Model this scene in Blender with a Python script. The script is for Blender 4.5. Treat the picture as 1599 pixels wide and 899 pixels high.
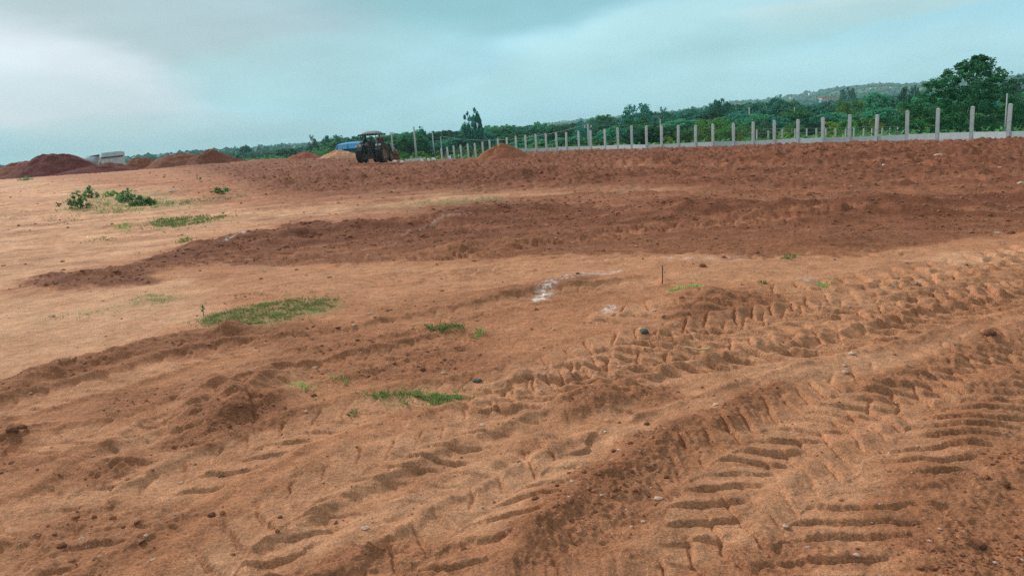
import bpy, math, random
import numpy as np
from mathutils import Vector
R = math.radians
random.seed(7); rng = np.random.default_rng(7)
for o in list(bpy.data.objects): bpy.data.objects.remove(o)
sc = bpy.context.scene
C = sc.collection

# ------------------------------------------------------------------ camera
FPX, CAMH = 1155.0, 1.6
PITCH, ROLL = R(11.69), R(4.0)
cp, sp, cr, sr = math.cos(PITCH), math.sin(PITCH), math.cos(ROLL), math.sin(ROLL)
F = Vector((0, cp, -sp)); U0 = Vector((0, sp, cp)); R0 = Vector((1, 0, 0))
RT = R0*cr - U0*sr; UP = U0*cr + R0*sr
cam = bpy.data.cameras.new('camera'); co = bpy.data.objects.new('camera', cam); C.objects.link(co)
from mathutils import Matrix
co.matrix_world = Matrix(((RT.x, UP.x, -F.x, 0), (RT.y, UP.y, -F.y, 0), (RT.z, UP.z, -F.z, CAMH), (0, 0, 0, 1)))
cam.sensor_width = 36; cam.lens = 36*FPX/1599; cam.clip_start = .05; cam.clip_end = 12000
sc.camera = co

def ray(px, py):
    return F + RT*((px-799.5)/FPX) + UP*((449.5-py)/FPX)
def at(px, py, D):                      # point seen at a pixel, D metres ahead
    d = ray(px, py); k = D/d.y
    return Vector((d.x*k, D, CAMH + d.z*k))
def gnd(px, py, z=0.0):                 # point on level z
    d = ray(px, py); k = (z-CAMH)/d.z
    return Vector((d.x*k, d.y*k, z))
def hz(px): return 210 - (px-799.5)*math.tan(ROLL)
def proj(x, y, z):                      # numpy projection to photo pixels
    z = z - CAMH
    a = x*F.x + y*F.y + z*F.z; b = x*RT.x + y*RT.y + z*RT.z; c = x*UP.x + y*UP.y + z*UP.z
    a = np.maximum(a, 1e-3)
    return 799.5 + FPX*b/a, 449.5 - FPX*c/a

# ------------------------------------------------------------------ world, sun, exposure
SUN_EL, SUN_AZ = R(30), R(-42)          # azimuth from +Y, negative = left
w = bpy.data.worlds.new('World'); sc.world = w; w.use_nodes = True
nt = w.node_tree; N = nt.nodes; L = nt.links; N.clear()
def nn(tree, t, **k):
    n = tree.nodes.new(t)
    for a, b in k.items():
        if a.startswith('in_'):
            key = a[3:]; key = int(key) if key.isdigit() else key
            n.inputs[key].default_value = b
        else: setattr(n, a, b)
    return n
out = nn(nt, 'ShaderNodeOutputWorld'); bg = nn(nt, 'ShaderNodeBackground'); bg.inputs[1].default_value = 0.1
L.new(bg.outputs[0], out.inputs[0])
sky = nn(nt, 'ShaderNodeTexSky', sky_type='NISHITA'); sky.sun_disc = False
sky.sun_elevation = SUN_EL; sky.sun_rotation = SUN_AZ; sky.air_density = 1.5; sky.dust_density = 3
tc = nn(nt, 'ShaderNodeTexCoord')
mp = nn(nt, 'ShaderNodeMapping'); L.new(tc.outputs['Generated'], mp.inputs[0]); mp.inputs['Scale'].default_value = (1, 1, 3.2)
mp.inputs['Rotation'].default_value = (0, R(-8), 0)
nz = nn(nt, 'ShaderNodeTexNoise', in_Scale=1.7, in_Detail=7.0, in_Roughness=.5, in_Distortion=.35); L.new(mp.outputs[0], nz.inputs['Vector'])
nz2 = nn(nt, 'ShaderNodeTexNoise', in_Scale=5.0, in_Detail=6.0, in_Roughness=.55); L.new(mp.outputs[0], nz2.inputs['Vector'])
sep = nn(nt, 'ShaderNodeSeparateXYZ'); L.new(tc.outputs['Generated'], sep.inputs[0])
grad = nn(nt, 'ShaderNodeValToRGB'); L.new(sep.outputs[2], grad.inputs[0])
def ramp(node, stops):
    r = node.color_ramp
    while len(r.elements) > 1: r.elements.remove(r.elements[-1])
    r.elements[0].position = stops[0][0]; r.elements[0].color = (*stops[0][1], 1)
    for p, c in stops[1:]:
        e = r.elements.new(p); e.color = (*c, 1)
ramp(grad, [(0, (.34, .61, .73)), (.06, (.335, .62, .73)), (.14, (.32, .58, .68)), (.27, (.29, .50, .58)), (.5, (.56, .60, .59)), (1, (.66, .66, .64))])
def math_(tree, op, a, b=None, c=None, clamp=False):
    m = tree.nodes.new('ShaderNodeMath'); m.operation = op; m.use_clamp = clamp
    for i, v in enumerate((a, b, c)):
        if v is None: continue
        if isinstance(v, (int, float)): m.inputs[i].default_value = v
        else: tree.links.new(v, m.inputs[i])
    return m.outputs[0]
def mixc(tree, fac, a, b, mode='MIX'):
    m = tree.nodes.new('ShaderNodeMix'); m.data_type = 'RGBA'; m.blend_type = mode
    for idx, v in ((0, fac), (6, a), (7, b)):
        if isinstance(v, (int, float)): m.inputs[idx].default_value = v
        elif isinstance(v, tuple): m.inputs[idx].default_value = (*v, 1)
        else: tree.links.new(v, m.inputs[idx])
    return m.outputs[2]
warp = nn(nt, 'ShaderNodeTexNoise', in_Scale=2.6, in_Detail=4.0); L.new(mp.outputs[0], warp.inputs['Vector'])
wv = nn(nt, 'ShaderNodeVectorMath', operation='MULTIPLY_ADD'); L.new(warp.outputs['Color'], wv.inputs[0])
wv.inputs[1].default_value = (.30, .05, .11); L.new(tc.outputs['Generated'], wv.inputs[2])
col = grad.outputs[0]
def cloud(col, px, py, rx, rz, color, amt, ex=1.0, tilt=0.0):
    d = ray(px, py).normalized() + Vector((.15, .025, .055))
    s = nn(nt, 'ShaderNodeVectorMath', operation='SUBTRACT'); L.new(wv.outputs[0], s.inputs[0]); s.inputs[1].default_value = d
    rot = nn(nt, 'ShaderNodeVectorRotate', rotation_type='Y_AXIS'); L.new(s.outputs[0], rot.inputs[0]); rot.inputs['Angle'].default_value = tilt
    m = nn(nt, 'ShaderNodeVectorMath', operation='MULTIPLY'); L.new(rot.outputs[0], m.inputs[0]); m.inputs[1].default_value = (1/rx, .8/rx, 1/rz)
    ln = nn(nt, 'ShaderNodeVectorMath', operation='LENGTH'); L.new(m.outputs[0], ln.inputs[0])
    mr = nn(nt, 'ShaderNodeMapRange', interpolation_type='SMOOTHSTEP'); L.new(ln.outputs[1], mr.inputs[0])
    mr.inputs[1].default_value = 1 + .5*ex; mr.inputs[2].default_value = max(0, 1 - .6*ex); mr.inputs[3].default_value = 0; mr.inputs[4].default_value = amt
    return mixc(nt, mr.outputs[0], col, color)
col = cloud(col, 620, -60, .36, .085, (.19, .40, .455), .95, .7, .06)
col = cloud(col, 860, 10, .20, .032, (.20, .43, .485), .8, .6, .12)
col = cloud(col, 250, 20, .24, .060, (.32, .455, .52), .9, .7, -.1)
col = cloud(col, 430, 110, .22, .035, (.31, .54, .60), .7, .8, .1)
col = cloud(col, 60, 115, .19, .058, (.55, .66, .755), 1.0, .6, -.25)
col = cloud(col, 190, 150, .16, .030, (.47, .62, .71), .8, .8, -.2)
col = cloud(col, 300, 205, .20, .025, (.36, .57, .64), .6, .8)
col = cloud(col, 960, 62, .22, .022, (.40, .64, .69), .75, .8, .12)
col = cloud(col, 900, 120, .30, .030, (.36, .62, .68), .6, .9, .06)
col = cloud(col, 1330, 10, .13, .022, (.44, .60, .63), .9, .7)
col = cloud(col, 1250, 40, .16, .02, (.34, .56, .60), .6, .8, .1)
col = cloud(col, 1350, 130, .30, .05, (.44, .70, .76), .6, .8)
f1 = nn(nt, 'ShaderNodeMapRange'); L.new(nz.outputs[0], f1.inputs[0]); f1.inputs[1].default_value = .35; f1.inputs[2].default_value = .7
f1.inputs[3].default_value = .87; f1.inputs[4].default_value = 1.10
f2 = nn(nt, 'ShaderNodeMapRange'); L.new(nz2.outputs[0], f2.inputs[0]); f2.inputs[1].default_value = .3; f2.inputs[2].default_value = .7
f2.inputs[3].default_value = .93; f2.inputs[4].default_value = 1.07
ff = math_(nt, 'MULTIPLY', f1.outputs[0], f2.outputs[0])
vs = nn(nt, 'ShaderNodeVectorMath', operation='SCALE'); L.new(col, vs.inputs[0]); L.new(math_(nt, 'MULTIPLY', ff, 8.9), vs.inputs['Scale'])
L.new(mixc(nt, .95, sky.outputs[0], vs.outputs[0]), bg.inputs[0])

sun = bpy.data.lights.new('sun', 'SUN'); so = bpy.data.objects.new('sun', sun); C.objects.link(so)
sun.energy = 2.6; sun.angle = R(11); sun.color = (1, .93, .84)
sd = Vector((math.sin(SUN_AZ)*math.cos(SUN_EL), math.cos(SUN_AZ)*math.cos(SUN_EL), math.sin(SUN_EL)))
so.rotation_euler = sd.to_track_quat('Z', 'Y').to_euler()
sc.view_settings.view_transform = 'Standard'; sc.view_settings.look = 'None'
sc.view_settings.exposure = 0.45; sc.view_settings.gamma = 1
sc.cycles.use_denoising = False; sc.cycles.use_adaptive_sampling = False
sc.cycles.max_bounces = 5; sc.cycles.diffuse_bounces = 3; sc.cycles.volume_bounces = 0
try: sc.cycles.use_fast_gi = False
except Exception: pass

# ------------------------------------------------------------------ helpers
def tag(o, label=None, cat=None, group=None, kind=None):
    if label: o['label'] = label
    if cat: o['category'] = cat
    if group: o['group'] = group
    if kind: o['kind'] = kind
    return o
def empty(name, loc, rz=0):
    o = bpy.data.objects.new(name, None); C.objects.link(o); o.location = loc; o.rotation_euler = (0, 0, rz); o.empty_display_size = .1
    return o
def np_mesh(name, V, Fq, mat=None, smooth=False):
    me = bpy.data.meshes.new(name); V = np.asarray(V, np.float32); Fq = np.asarray(Fq, np.int32)
    k = Fq.shape[1]
    me.vertices.add(len(V)); me.vertices.foreach_set('co', V.ravel())
    me.loops.add(Fq.size); me.loops.foreach_set('vertex_index', Fq.ravel())
    me.polygons.add(len(Fq)); me.polygons.foreach_set('loop_start', np.arange(0, Fq.size, k, dtype=np.int32))
    me.polygons.foreach_set('use_smooth', np.full(len(Fq), smooth))
    if mat: me.materials.append(mat)
    me.update(calc_edges=True)
    return me
def link(name, me, parent=None, loc=None):
    o = bpy.data.objects.new(name, me); C.objects.link(o)
    if parent: o.parent = parent
    if loc is not None: o.location = loc
    return o
class MB:                                # collects simple shapes into one mesh
    def __init__(s): s.v = []; s.f = []
    def add(s, vs, fs):
        b = len(s.v); s.v += [tuple(v) for v in vs]; s.f += [tuple(b+i for i in f) for f in fs]; return s
    def box(s, c, d, rz=0, taper=1.0, m=None):
        x, y, z = d[0]/2, d[1]/2, d[2]/2; vs = []
        for dz in (-1, 1):
            t = taper if dz > 0 else 1
            for dx, dy in ((-1, -1), (1, -1), (1, 1), (-1, 1)):
                a, b_ = dx*x*t, dy*y*t
                p = Vector((a*math.cos(rz)-b_*math.sin(rz), a*math.sin(rz)+b_*math.cos(rz), dz*z))
                if m: p = m @ p
                vs.append(p + Vector(c))
        return s.add(vs, [(3, 2, 1, 0), (4, 5, 6, 7), (0, 1, 5, 4), (1, 2, 6, 5), (2, 3, 7, 6), (3, 0, 4, 7)])
    def tube(s, pts, rs, n=8, cap=True):
        pts = [Vector(p) for p in pts]
        if not isinstance(rs, (list, tuple)): rs = [rs]*len(pts)
        vs = []; fs = []
        for i, p in enumerate(pts):
            t = (pts[min(i+1, len(pts)-1)] - pts[max(i-1, 0)]).normalized()
            a = t.cross(Vector((0, 0, 1)) if abs(t.z) < .9 else Vector((0, 1, 0))).normalized(); b = t.cross(a)
            for k in range(n):
                an = 2*math.pi*k/n; vs.append(p + (a*math.cos(an) + b*math.sin(an))*rs[i])
        for i in range(len(pts)-1):
            for k in range(n): fs.append((i*n+k, i*n+(k+1) % n, (i+1)*n+(k+1) % n, (i+1)*n+k))
        if cap: fs += [tuple(range(n-1, -1, -1)), tuple((len(pts)-1)*n+k for k in range(n))]
        return s.add(vs, fs)
    def lathe_x(s, prof, n=28, c=(0, 0, 0)):    # profile of (x, r) revolved about the x axis
        vs = []; fs = []
        for x, r in prof:
            for k in range(n): a = 2*math.pi*k/n; vs.append((c[0]+x, c[1]+r*math.cos(a), c[2]+r*math.sin(a)))
        for i in range(len(prof)-1):
            for k in range(n): fs.append((i*n+k, (i+1)*n+k, (i+1)*n+(k+1) % n, i*n+(k+1) % n))
        return s.add(vs, fs)
    def build(s, name, mat, parent=None, smooth=False):
        me = bpy.data.meshes.new(name); me.from_pydata(s.v, [], s.f); me.materials.append(mat)
        import bmesh
        bm = bmesh.new(); bm.from_mesh(me); bmesh.ops.recalc_face_normals(bm, faces=bm.faces); bm.to_mesh(me); bm.free()
        if smooth: me.polygons.foreach_set('use_smooth', [True]*len(me.polygons))
        me.update()
        return link(name, me, parent)

_perm = rng.permutation(4096).astype(np.int64)
def perlin(x, y, seed=0):
    x = np.asarray(x, np.float64) + seed*17.37; y = np.asarray(y, np.float64) + seed*9.71
    xi = np.floor(x).astype(np.int64); yi = np.floor(y).astype(np.int64); xf = (x-xi).astype(np.float32); yf = (y-yi).astype(np.float32)
    def g(ix, iy, fx, fy):
        h = _perm[(ix + _perm[iy & 4095]) & 4095].astype(np.float32)*(2*np.pi/4096)
        return np.cos(h)*fx + np.sin(h)*fy
    u = xf*xf*xf*(xf*(xf*6-15)+10); v = yf*yf*yf*(yf*(yf*6-15)+10)
    a = g(xi, yi, xf, yf); b = g(xi+1, yi, xf-1, yf); c = g(xi, yi+1, xf, yf-1); d = g(xi+1, yi+1, xf-1, yf-1)
    return ((a*(1-u)+b*u)*(1-v) + (c*(1-u)+d*u)*v)*1.5
def fbm(x, y, o=4, seed=0, rough=.5, lac=2.03):
    s = 0; a = 1; n = 0
    for i in range(o):
        s = s + a*perlin(x*lac**i, y*lac**i, seed+i); n += a; a *= rough
    return s/n
def sstep(a, b, x):
    t = np.clip((x-a)/(b-a), 0, 1); return t*t*(3-2*t)

# ------------------------------------------------------------------ materials
def mat(name, color, rough=.8, metal=0, noise=None, bump=None, spec=.3, objrand=None):
    m = bpy.data.materials.new(name); m.use_nodes = True; t = m.node_tree; b = t.nodes['Principled BSDF']
    b.inputs['Roughness'].default_value = rough; b.inputs['Metallic'].default_value = metal; b.inputs['Specular IOR Level'].default_value = spec
    src = None
    tcn = t.nodes.new('ShaderNodeTexCoord')
    if noise:
        sc_, amt, c2 = noise
        n = nn(t, 'ShaderNodeTexNoise', in_Scale=sc_, in_Detail=5.0, in_Roughness=.65); t.links.new(tcn.outputs['Object'], n.inputs['Vector'])
        mr = nn(t, 'ShaderNodeMapRange'); t.links.new(n.outputs[0], mr.inputs[0]); mr.inputs[1].default_value = .35; mr.inputs[2].default_value = .65; mr.inputs[4].default_value = amt
        src = mixc(t, mr.outputs[0], tuple(color), tuple(c2)); t.links.new(src, b.inputs['Base Color'])
    else: b.inputs['Base Color'].default_value = (*color, 1)
    if bump:
        n = nn(t, 'ShaderNodeTexNoise', in_Scale=bump[0], in_Detail=6.0, in_Roughness=.7); t.links.new(tcn.outputs['Object'], n.inputs['Vector'])
        bp = nn(t, 'ShaderNodeBump', in_Distance=bump[1], in_Strength=bump[2] if len(bump) > 2 else .8); t.links.new(n.outputs[0], bp.inputs['Height']); t.links.new(bp.outputs[0], b.inputs['Normal'])
    return m
M = dict(
    tyre=mat('tyre rubber', (.022, .02, .022), .85, noise=(6, .8, (.07, .04, .03))),
    tyre_dust=mat('dusty tyre side', (.05, .035, .03), .9, noise=(5, .8, (.13, .08, .05))),
    rim=mat('dusty rim', (.24, .16, .11), .6, noise=(6, .8, (.16, .09, .06))),
    tractor_green=mat('tractor green grey paint', (.02, .055, .055), .5, noise=(5, .5, (.10, .07, .05))),
    tractor_red=mat('tractor red paint', (.32, .09, .06), .5, noise=(5, .6, (.22, .11, .07))),
    dark_steel=mat('dark steel', (.03, .03, .035), .6, noise=(8, .5, (.08, .05, .04))),
    canopy=mat('canopy cloth', (.20, .24, .24), .9, noise=(2, .5, (.27, .30, .29))),
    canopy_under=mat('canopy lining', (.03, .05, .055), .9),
    white=mat('white paint', (.72, .70, .68), .6, noise=(6, .4, (.5, .4, .34))),
    concrete=mat('precast concrete', (.42, .48, .49), .9, noise=(3.5, .9, (.58, .63, .63)), bump=(40, .006)),
    panelc=mat('precast panel', (.48, .56, .60), .9, noise=(1.7, .9, (.38, .44, .48)), bump=(30, .006)),
    polec=mat('pole concrete', (.42, .45, .45), .9, noise=(3, .6, (.32, .33, .33))),
    wire=mat('wire', (.35, .38, .38), .6),
    bluesheet=mat('blue sheet', (.02, .18, .42), .7, noise=(.8, .8, (.05, .32, .58)), bump=(2, .08)),
    tin=mat('tin sheet', (.58, .64, .66), .7, noise=(1.2, .9, (.42, .48, .51))),
    tarp=mat('grey tarpaulin', (.32, .40, .46), .8, noise=(1.5, .8, (.50, .57, .60)), bump=(1.5, .15)),
    slategrey=mat('matte slate grey', (.06, .07, .08), .9),  # one even dark grey for rails, posts and window panes
    skin=mat('brown skin', (.16, .08, .05), .7), hair=mat('black hair', (.012, .01, .01), .7),
    shirt=mat('grey blue shirt', (.30, .38, .46), .9, noise=(9, .5, (.22, .28, .36))),
    maroon=mat('maroon cloth', (.10, .045, .045), .9), darkcloth=mat('dark cloth', (.03, .03, .05), .9), palecloth=mat('pale trousers', (.28, .28, .26), .9),
    rust=mat('rusty steel', (.07, .035, .025), .8), twig=mat('dry twig', (.45, .34, .2), .9),
    bag=mat('white bag', (.75, .76, .78), .7, bump=(5, .05)), rag=mat('dark rag', (.09, .085, .075), .9, noise=(25, .8, (.20, .17, .14)), bump=(40, .02)),
    bluescrap=mat('blue scrap', (.13, .20, .24), .6), paper=mat('pale scrap', (.62, .62, .60), .8),
    stone=mat('pale stone', (.42, .28, .20), .95, noise=(14, .8, (.55, .42, .33)), bump=(30, .01)),
    clod=mat('soil clod', (.17, .064, .035), 1, noise=(18, .9, (.34, .15, .075)), bump=(45, .012)),
    wallw=mat('white wall', (.6, .6, .58), .8), roofr=mat('red tile roof', (.5, .16, .1), .8), wallb=mat('blue wall', (.1, .42, .65), .7), pinkw=mat('pink wall', (.6, .33, .27), .8),
    bark=mat('bark', (.09, .07, .055), .95),
)
def leaf_mat(name, a, b_, hue=.03):
    m = bpy.data.materials.new(name); m.use_nodes = True; t = m.node_tree; p = t.nodes['Principled BSDF']
    at_ = nn(t, 'ShaderNodeAttribute', attribute_name='tone'); oi = nn(t, 'ShaderNodeObjectInfo')
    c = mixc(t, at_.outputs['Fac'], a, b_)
    hs = nn(t, 'ShaderNodeHueSaturation'); t.links.new(c, hs.inputs['Color'])
    t.links.new(math_(t, 'MULTIPLY_ADD', oi.outputs['Random'], hue*2, .5-hue), hs.inputs['Hue'])
    t.links.new(math_(t, 'MULTIPLY_ADD', oi.outputs['Random'], .9, .5), hs.inputs['Value'])
    t.links.new(hs.outputs[0], p.inputs['Base Color']); p.inputs['Roughness'].default_value = .75; p.inputs['Specular IOR Level'].default_value = .15
    tr = nn(t, 'ShaderNodeBsdfTranslucent'); t.links.new(hs.outputs[0], tr.inputs[0])
    ms = nn(t, 'ShaderNodeMixShader', in_0=.25); t.links.new(p.outputs[0], ms.inputs[1]); t.links.new(tr.outputs[0], ms.inputs[2])
    t.links.new(ms.outputs[0], t.nodes['Material Output'].inputs[0])
    return m
LM = dict(
    dark=leaf_mat('dark tree leaves', (.010, .11, .078), (.045, .27, .16)),
    mid=leaf_mat('mid green leaves', (.018, .155, .080), (.085, .36, .15)),
    bright=leaf_mat('bright green leaves', (.06, .19, .045), (.17, .34, .06)),
    yellow=leaf_mat('yellow green leaves', (.12, .26, .03), (.34, .42, .04)),
    scrub=leaf_mat('scrub leaves', (.04, .16, .06), (.16, .36, .11), .02),
    grass=leaf_mat('grass blades', (.20, .34, .10), (.52, .62, .26), .01),
    drygrass=leaf_mat('dry grass blades', (.26, .30, .15), (.52, .50, .30), .01),
    shrub=leaf_mat('shrub leaves', (.07, .22, .08), (.24, .46, .16), .015),
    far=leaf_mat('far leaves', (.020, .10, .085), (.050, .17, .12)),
)

# ------------------------------------------------------------------ terrain
EDGE = [(-200, 105), (0, 104), (200, 103), (380, 98), (470, 84), (560, 80), (640, 76), (690, 72.5), (741, 69.5), (805, 65.5), (868, 61.5), (922, 57.5),
        (1009, 50.5), (1113, 45.5), (1285, 39.5), (1417, 36), (1578, 31.5), (1640, 30), (1900, 26)]
FENCE = [(1640, 28.7), (1578, 30), (1417, 34.5), (1285, 38), (1113, 44), (1009, 49), (922, 56), (868, 60), (805, 64), (741, 68), (690, 71), (640, 74)]
e_az = np.array([math.atan2(at(p, hz(p), 1).x, 1) for p, d in EDGE]); e_d = np.array([d for p, d in EDGE], float)
def edge_r(az):
    return np.interp(az, e_az, e_d)/np.maximum(np.cos(np.clip(az, -1, 1)), .45)
def base_z(x, y):
    r = np.hypot(x, y); az = np.arctan2(x, y)
    q = np.clip(r/edge_r(az), 0, 9)
    left = sstep(-.10, -.28, az)
    z = .5*sstep(28, 92, r)*left
    z = z - .45*sstep(40, 74, r)*sstep(-.22, -.12, az)*sstep(.06, -.06, az)      # dips towards the far middle
    z = z - .06*sstep(.90, .97, q)*sstep(-.1, .1, az)
    z = z - (1.1 + .5*left)*sstep(1.015, 1.22, q)
    return z

def catmull(P, n=6):
    P = [np.array(p, float) for p in P]; P = [2*P[0]-P[1]] + P + [2*P[-1]-P[-2]]; o = []
    for i in range(1, len(P)-2):
        for k in range(n):
            t = k/n; a, b, c, d = P[i-1:i+3]
            o.append(.5*((2*b)+(c-a)*t+(2*a-5*b+4*c-d)*t*t+(3*b-a-3*c+d)*t**3))
    o.append(P[-2]); return np.array(o)
def lateral(X, Y, pxs, pad):
    """arc length, signed side distance (right positive) and index mask near a polyline given on the ground"""
    pts = catmull([tuple(gnd(*p))[:2] for p in pxs]); lo = pts.min(0)-pad; hi = pts.max(0)+pad
    idx = np.nonzero((X > lo[0]) & (X < hi[0]) & (Y > lo[1]) & (Y < hi[1]))[0]
    x = X[idx]; y = Y[idx]; best = np.full(len(idx), 1e9); S = np.zeros(len(idx)); T = np.zeros(len(idx)); s0 = 0
    for a, b in zip(pts[:-1], pts[1:]):
        d = b-a; l = np.hypot(*d)
        if l < 1e-6: continue
        d /= l; rx = x-a[0]; ry = y-a[1]; t = rx*d[0]+ry*d[1]; tcl = np.clip(t, 0, l); px = rx-tcl*d[0]; py = ry-tcl*d[1]; dd = np.hypot(px, py)
        sgn = np.sign(rx*d[1]-ry*d[0]); m = dd < best; best[m] = dd[m]; S[m] = s0+tcl[m]; T[m] = (sgn*dd)[m]; s0 += l
    k = best < pad
    return idx[k], S[k], T[k], s0

def polymask(u, v, poly, soft, ax=5.0):
    """soft inside mask of a photo-traced outline; ax squeezes the long axis"""
    P = [(p[0]/ax, p[1]) for p in poly]; x = u/ax; y = v
    xs = [p[0] for p in P]; ys = [p[1] for p in P]
    idx = np.nonzero((x > min(xs)-soft) & (x < max(xs)+soft) & (y > min(ys)-soft) & (y < max(ys)+soft))[0]
    o = np.zeros(len(u), np.float32); x = x[idx]; y = y[idx]; d = np.full(len(idx), 1e9, np.float32); ins = np.zeros(len(idx), bool)
    for (x0, y0), (x1, y1) in zip(P, P[1:]+P[:1]):
        ex, ey = x1-x0, y1-y0; t = np.clip(((x-x0)*ex+(y-y0)*ey)/max(ex*ex+ey*ey, 1e-9), 0, 1)
        d = np.minimum(d, np.hypot(x-x0-t*ex, y-y0-t*ey))
        c = ((y0 > y) != (y1 > y)); xx = x0 + (y-y0)*ex/(ey if abs(ey) > 1e-9 else 1e-9); ins ^= c & (x < xx)
    o[idx] = sstep(-soft, soft, np.where(ins, d, -d)); return o

DARK = [   # (outline, softness px, strength, roughness)
    ([(15, 452), (60, 432), (130, 428), (240, 402), (330, 380), (400, 362), (470, 347), (560, 350), (650, 340), (720, 326), (800, 322), (950, 320), (1100, 326),
      (1250, 318), (1400, 322), (1640, 292), (1640, 362), (1500, 372), (1420, 386), (1320, 400), (1180, 403), (1050, 396), (900, 397), (750, 402), (640, 407), (540, 414), (430, 416), (330, 412), (250, 422), (230, 442), (130, 452)], 3, 1.0, 1.0),
    ([(330, 250), (700, 240), (1100, 225), (1640, 215), (1640, 292), (1300, 300), (1000, 292), (820, 300), (600, 300), (430, 305), (340, 280), (250, 268)], 9, .75, 1.0),
    ([(560, 330), (900, 300), (1200, 296), (1640, 285), (1640, 330), (1200, 335), (800, 335)], 7, .5, .8),
    ([(-40, 620), (0, 600), (120, 565), (250, 535), (400, 505), (500, 500), (620, 515), (560, 540), (400, 545), (250, 560), (120, 595), (0, 628), (-40, 640)], 8, .75, 1),
    ([(440, 545), (600, 500), (760, 520), (790, 560), (740, 600), (560, 600), (440, 590)], 12, .6, 1),
    ([(230, 680), (300, 640), (360, 595), (400, 590), (450, 620), (480, 640), (400, 670), (330, 700), (260, 705)], 8, .9, 1.2),
    ([(80, 740), (150, 715), (260, 700), (250, 730), (160, 750), (90, 752)], 8, .8, 1.3),
    ([(-40, 700), (0, 660), (70, 660), (60, 700), (0, 735), (-40, 740)], 8, .9, 1.3),
    ([(90, 650), (200, 605), (330, 590), (330, 620), (230, 650), (120, 665)], 10, .6, .8),
    ([(760, 899), (860, 800), (960, 720), (1080, 660), (1200, 610), (1250, 615), (1150, 680), (1060, 760), (980, 830), (930, 940), (740, 940)], 14, .6, 1.2),
    ([(1080, 470), (1140, 450), (1200, 455), (1210, 475), (1130, 500), (1060, 510), (1040, 490)], 8, .8, 1),
    ([(850, 640), (940, 610), (1060, 600), (1040, 618), (930, 645), (860, 655)], 6, .75, 1),
    ([(1130, 620), (1160, 600), (1240, 595), (1250, 610), (1180, 640), (1120, 660)], 8, .8, 1),
    ([(1640, 520), (1560, 525), (1480, 560), (1420, 600), (1560, 640), (1520, 700), (1420, 770), (1380, 899), (1380, 960), (1700, 960), (1700, 520)], 18, .38, 1.1),
    ([(-40, 860), (100, 790), (300, 780), (330, 830), (200, 900), (-40, 930)], 16, .45, .9),
    ([(440, 870), (640, 840), (760, 850), (740, 960), (380, 960)], 14, .5, 1),
    ([(560, 480), (700, 455), (900, 440), (980, 450), (900, 480), (760, 500), (620, 505)], 9, .4, .7),
    ([(1100, 860), (1280, 830), (1330, 870), (1260, 960), (1080, 960)], 10, .5, 1.2),
    ([(1380, 490), (1480, 465), (1600, 440), (1640, 450), (1480, 500), (1400, 520)], 9, .45, .9),
]
LIGHT = [
    ([(-60, 284), (60, 288), (250, 300), (330, 320), (440, 325), (620, 312), (790, 300), (800, 316), (640, 330), (470, 340), (360, 362), (250, 392), (120, 420), (0, 455), (-60, 470)], 10, .78),
    ([(-60, 470), (120, 455), (300, 430), (330, 470), (330, 500), (180, 540), (0, 588), (-60, 600)], 10, .9),
    ([(240, 440), (430, 420), (640, 412), (820, 405), (1100, 402), (1300, 405), (1500, 385), (1640, 385), (1640, 420), (1450, 425), (1300, 440), (1150, 440), (950, 425), (830, 445), (620, 470), (540, 460), (400, 470)], 12, .28),
    ([(1380, 405), (1480, 395), (1640, 390), (1640, 412), (1480, 415)], 5, .8),
    ([(640, 300), (800, 290), (1000, 290), (1060, 300), (900, 312), (700, 318)], 6, .5),
    ([(1560, 600), (1640, 590), (1640, 690), (1575, 690)], 10, .8),
    ([(300, 960), (340, 870), (560, 790), (800, 700), (1000, 650), (1200, 580), (1400, 540), (1640, 495), (1640, 520), (1420, 570), (1240, 605), (1080, 650), (960, 700), (830, 790), (740, 830), (560, 850), (420, 960)], 10, .5),
    ([(440, 760), (560, 690), (700, 650), (900, 560), (1000, 560), (900, 640), (700, 720), (540, 790)], 12, .35),
    ([(960, 899), (990, 800), (1080, 700), (1200, 640), (1420, 600), (1540, 590), (1480, 660), (1380, 760), (1300, 820), (1180, 850), (1050, 960), (960, 960)], 14, .35),
    ([(40, 800), (170, 720), (280, 660), (440, 600), (520, 570), (480, 610), (330, 700), (250, 760), (60, 810)], 8, .45),
]
GREEN = [([(310, 505), (340, 486), (400, 473), (520, 464), (540, 472), (500, 492), (430, 502), (350, 515)], 4, .8),
    ([(560, 622), (620, 612), (680, 612), (735, 622), (730, 632), (600, 628)], 4, .5),
    ([(90, 325), (130, 300), (250, 300), (290, 318), (380, 302), (300, 325), (220, 332), (110, 334)], 4, .5),
    ([(220, 352), (260, 340), (345, 340), (330, 350), (250, 358)], 4, .7),
    ([(-20, 284), (0, 274), (100, 274), (60, 286)], 3, .5), ([(600, 322), (760, 310), (800, 316), (640, 326)], 4, .4),
    ([(190, 475), (230, 458), (290, 466), (230, 480), (60, 500), (100, 488)], 5, .4)]
LIME = [([(832, 468), (842, 452), (862, 440), (868, 446), (852, 466)], 3.0, 1.0), ([(862, 441), (905, 428), (968, 420), (972, 423), (915, 434), (880, 443)], 2.5, .55),
    ([(870, 440), (884, 430), (895, 432), (885, 440)], 2, .8), ([(940, 486), (948, 478), (965, 478), (960, 486)], 2.5, .9), ([(1240, 432), (1265, 430), (1285, 436), (1260, 438)], 2, .5),
    ([(350, 385), (380, 373), (402, 366.5), (404, 368), (384, 375.5), (354, 387)], .7, .45), ([(600, 374), (650, 362), (692, 347), (735, 343), (735, 344.5), (695, 349), (655, 363.5), (602, 375.5)], .6, .16),
    ([(1545, 364.5), (1599, 361.5), (1599, 363), (1550, 366)], .6, .35), ([(1040, 402), (1180, 398), (1180, 401), (1042, 406)], 2, .25)]
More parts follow.
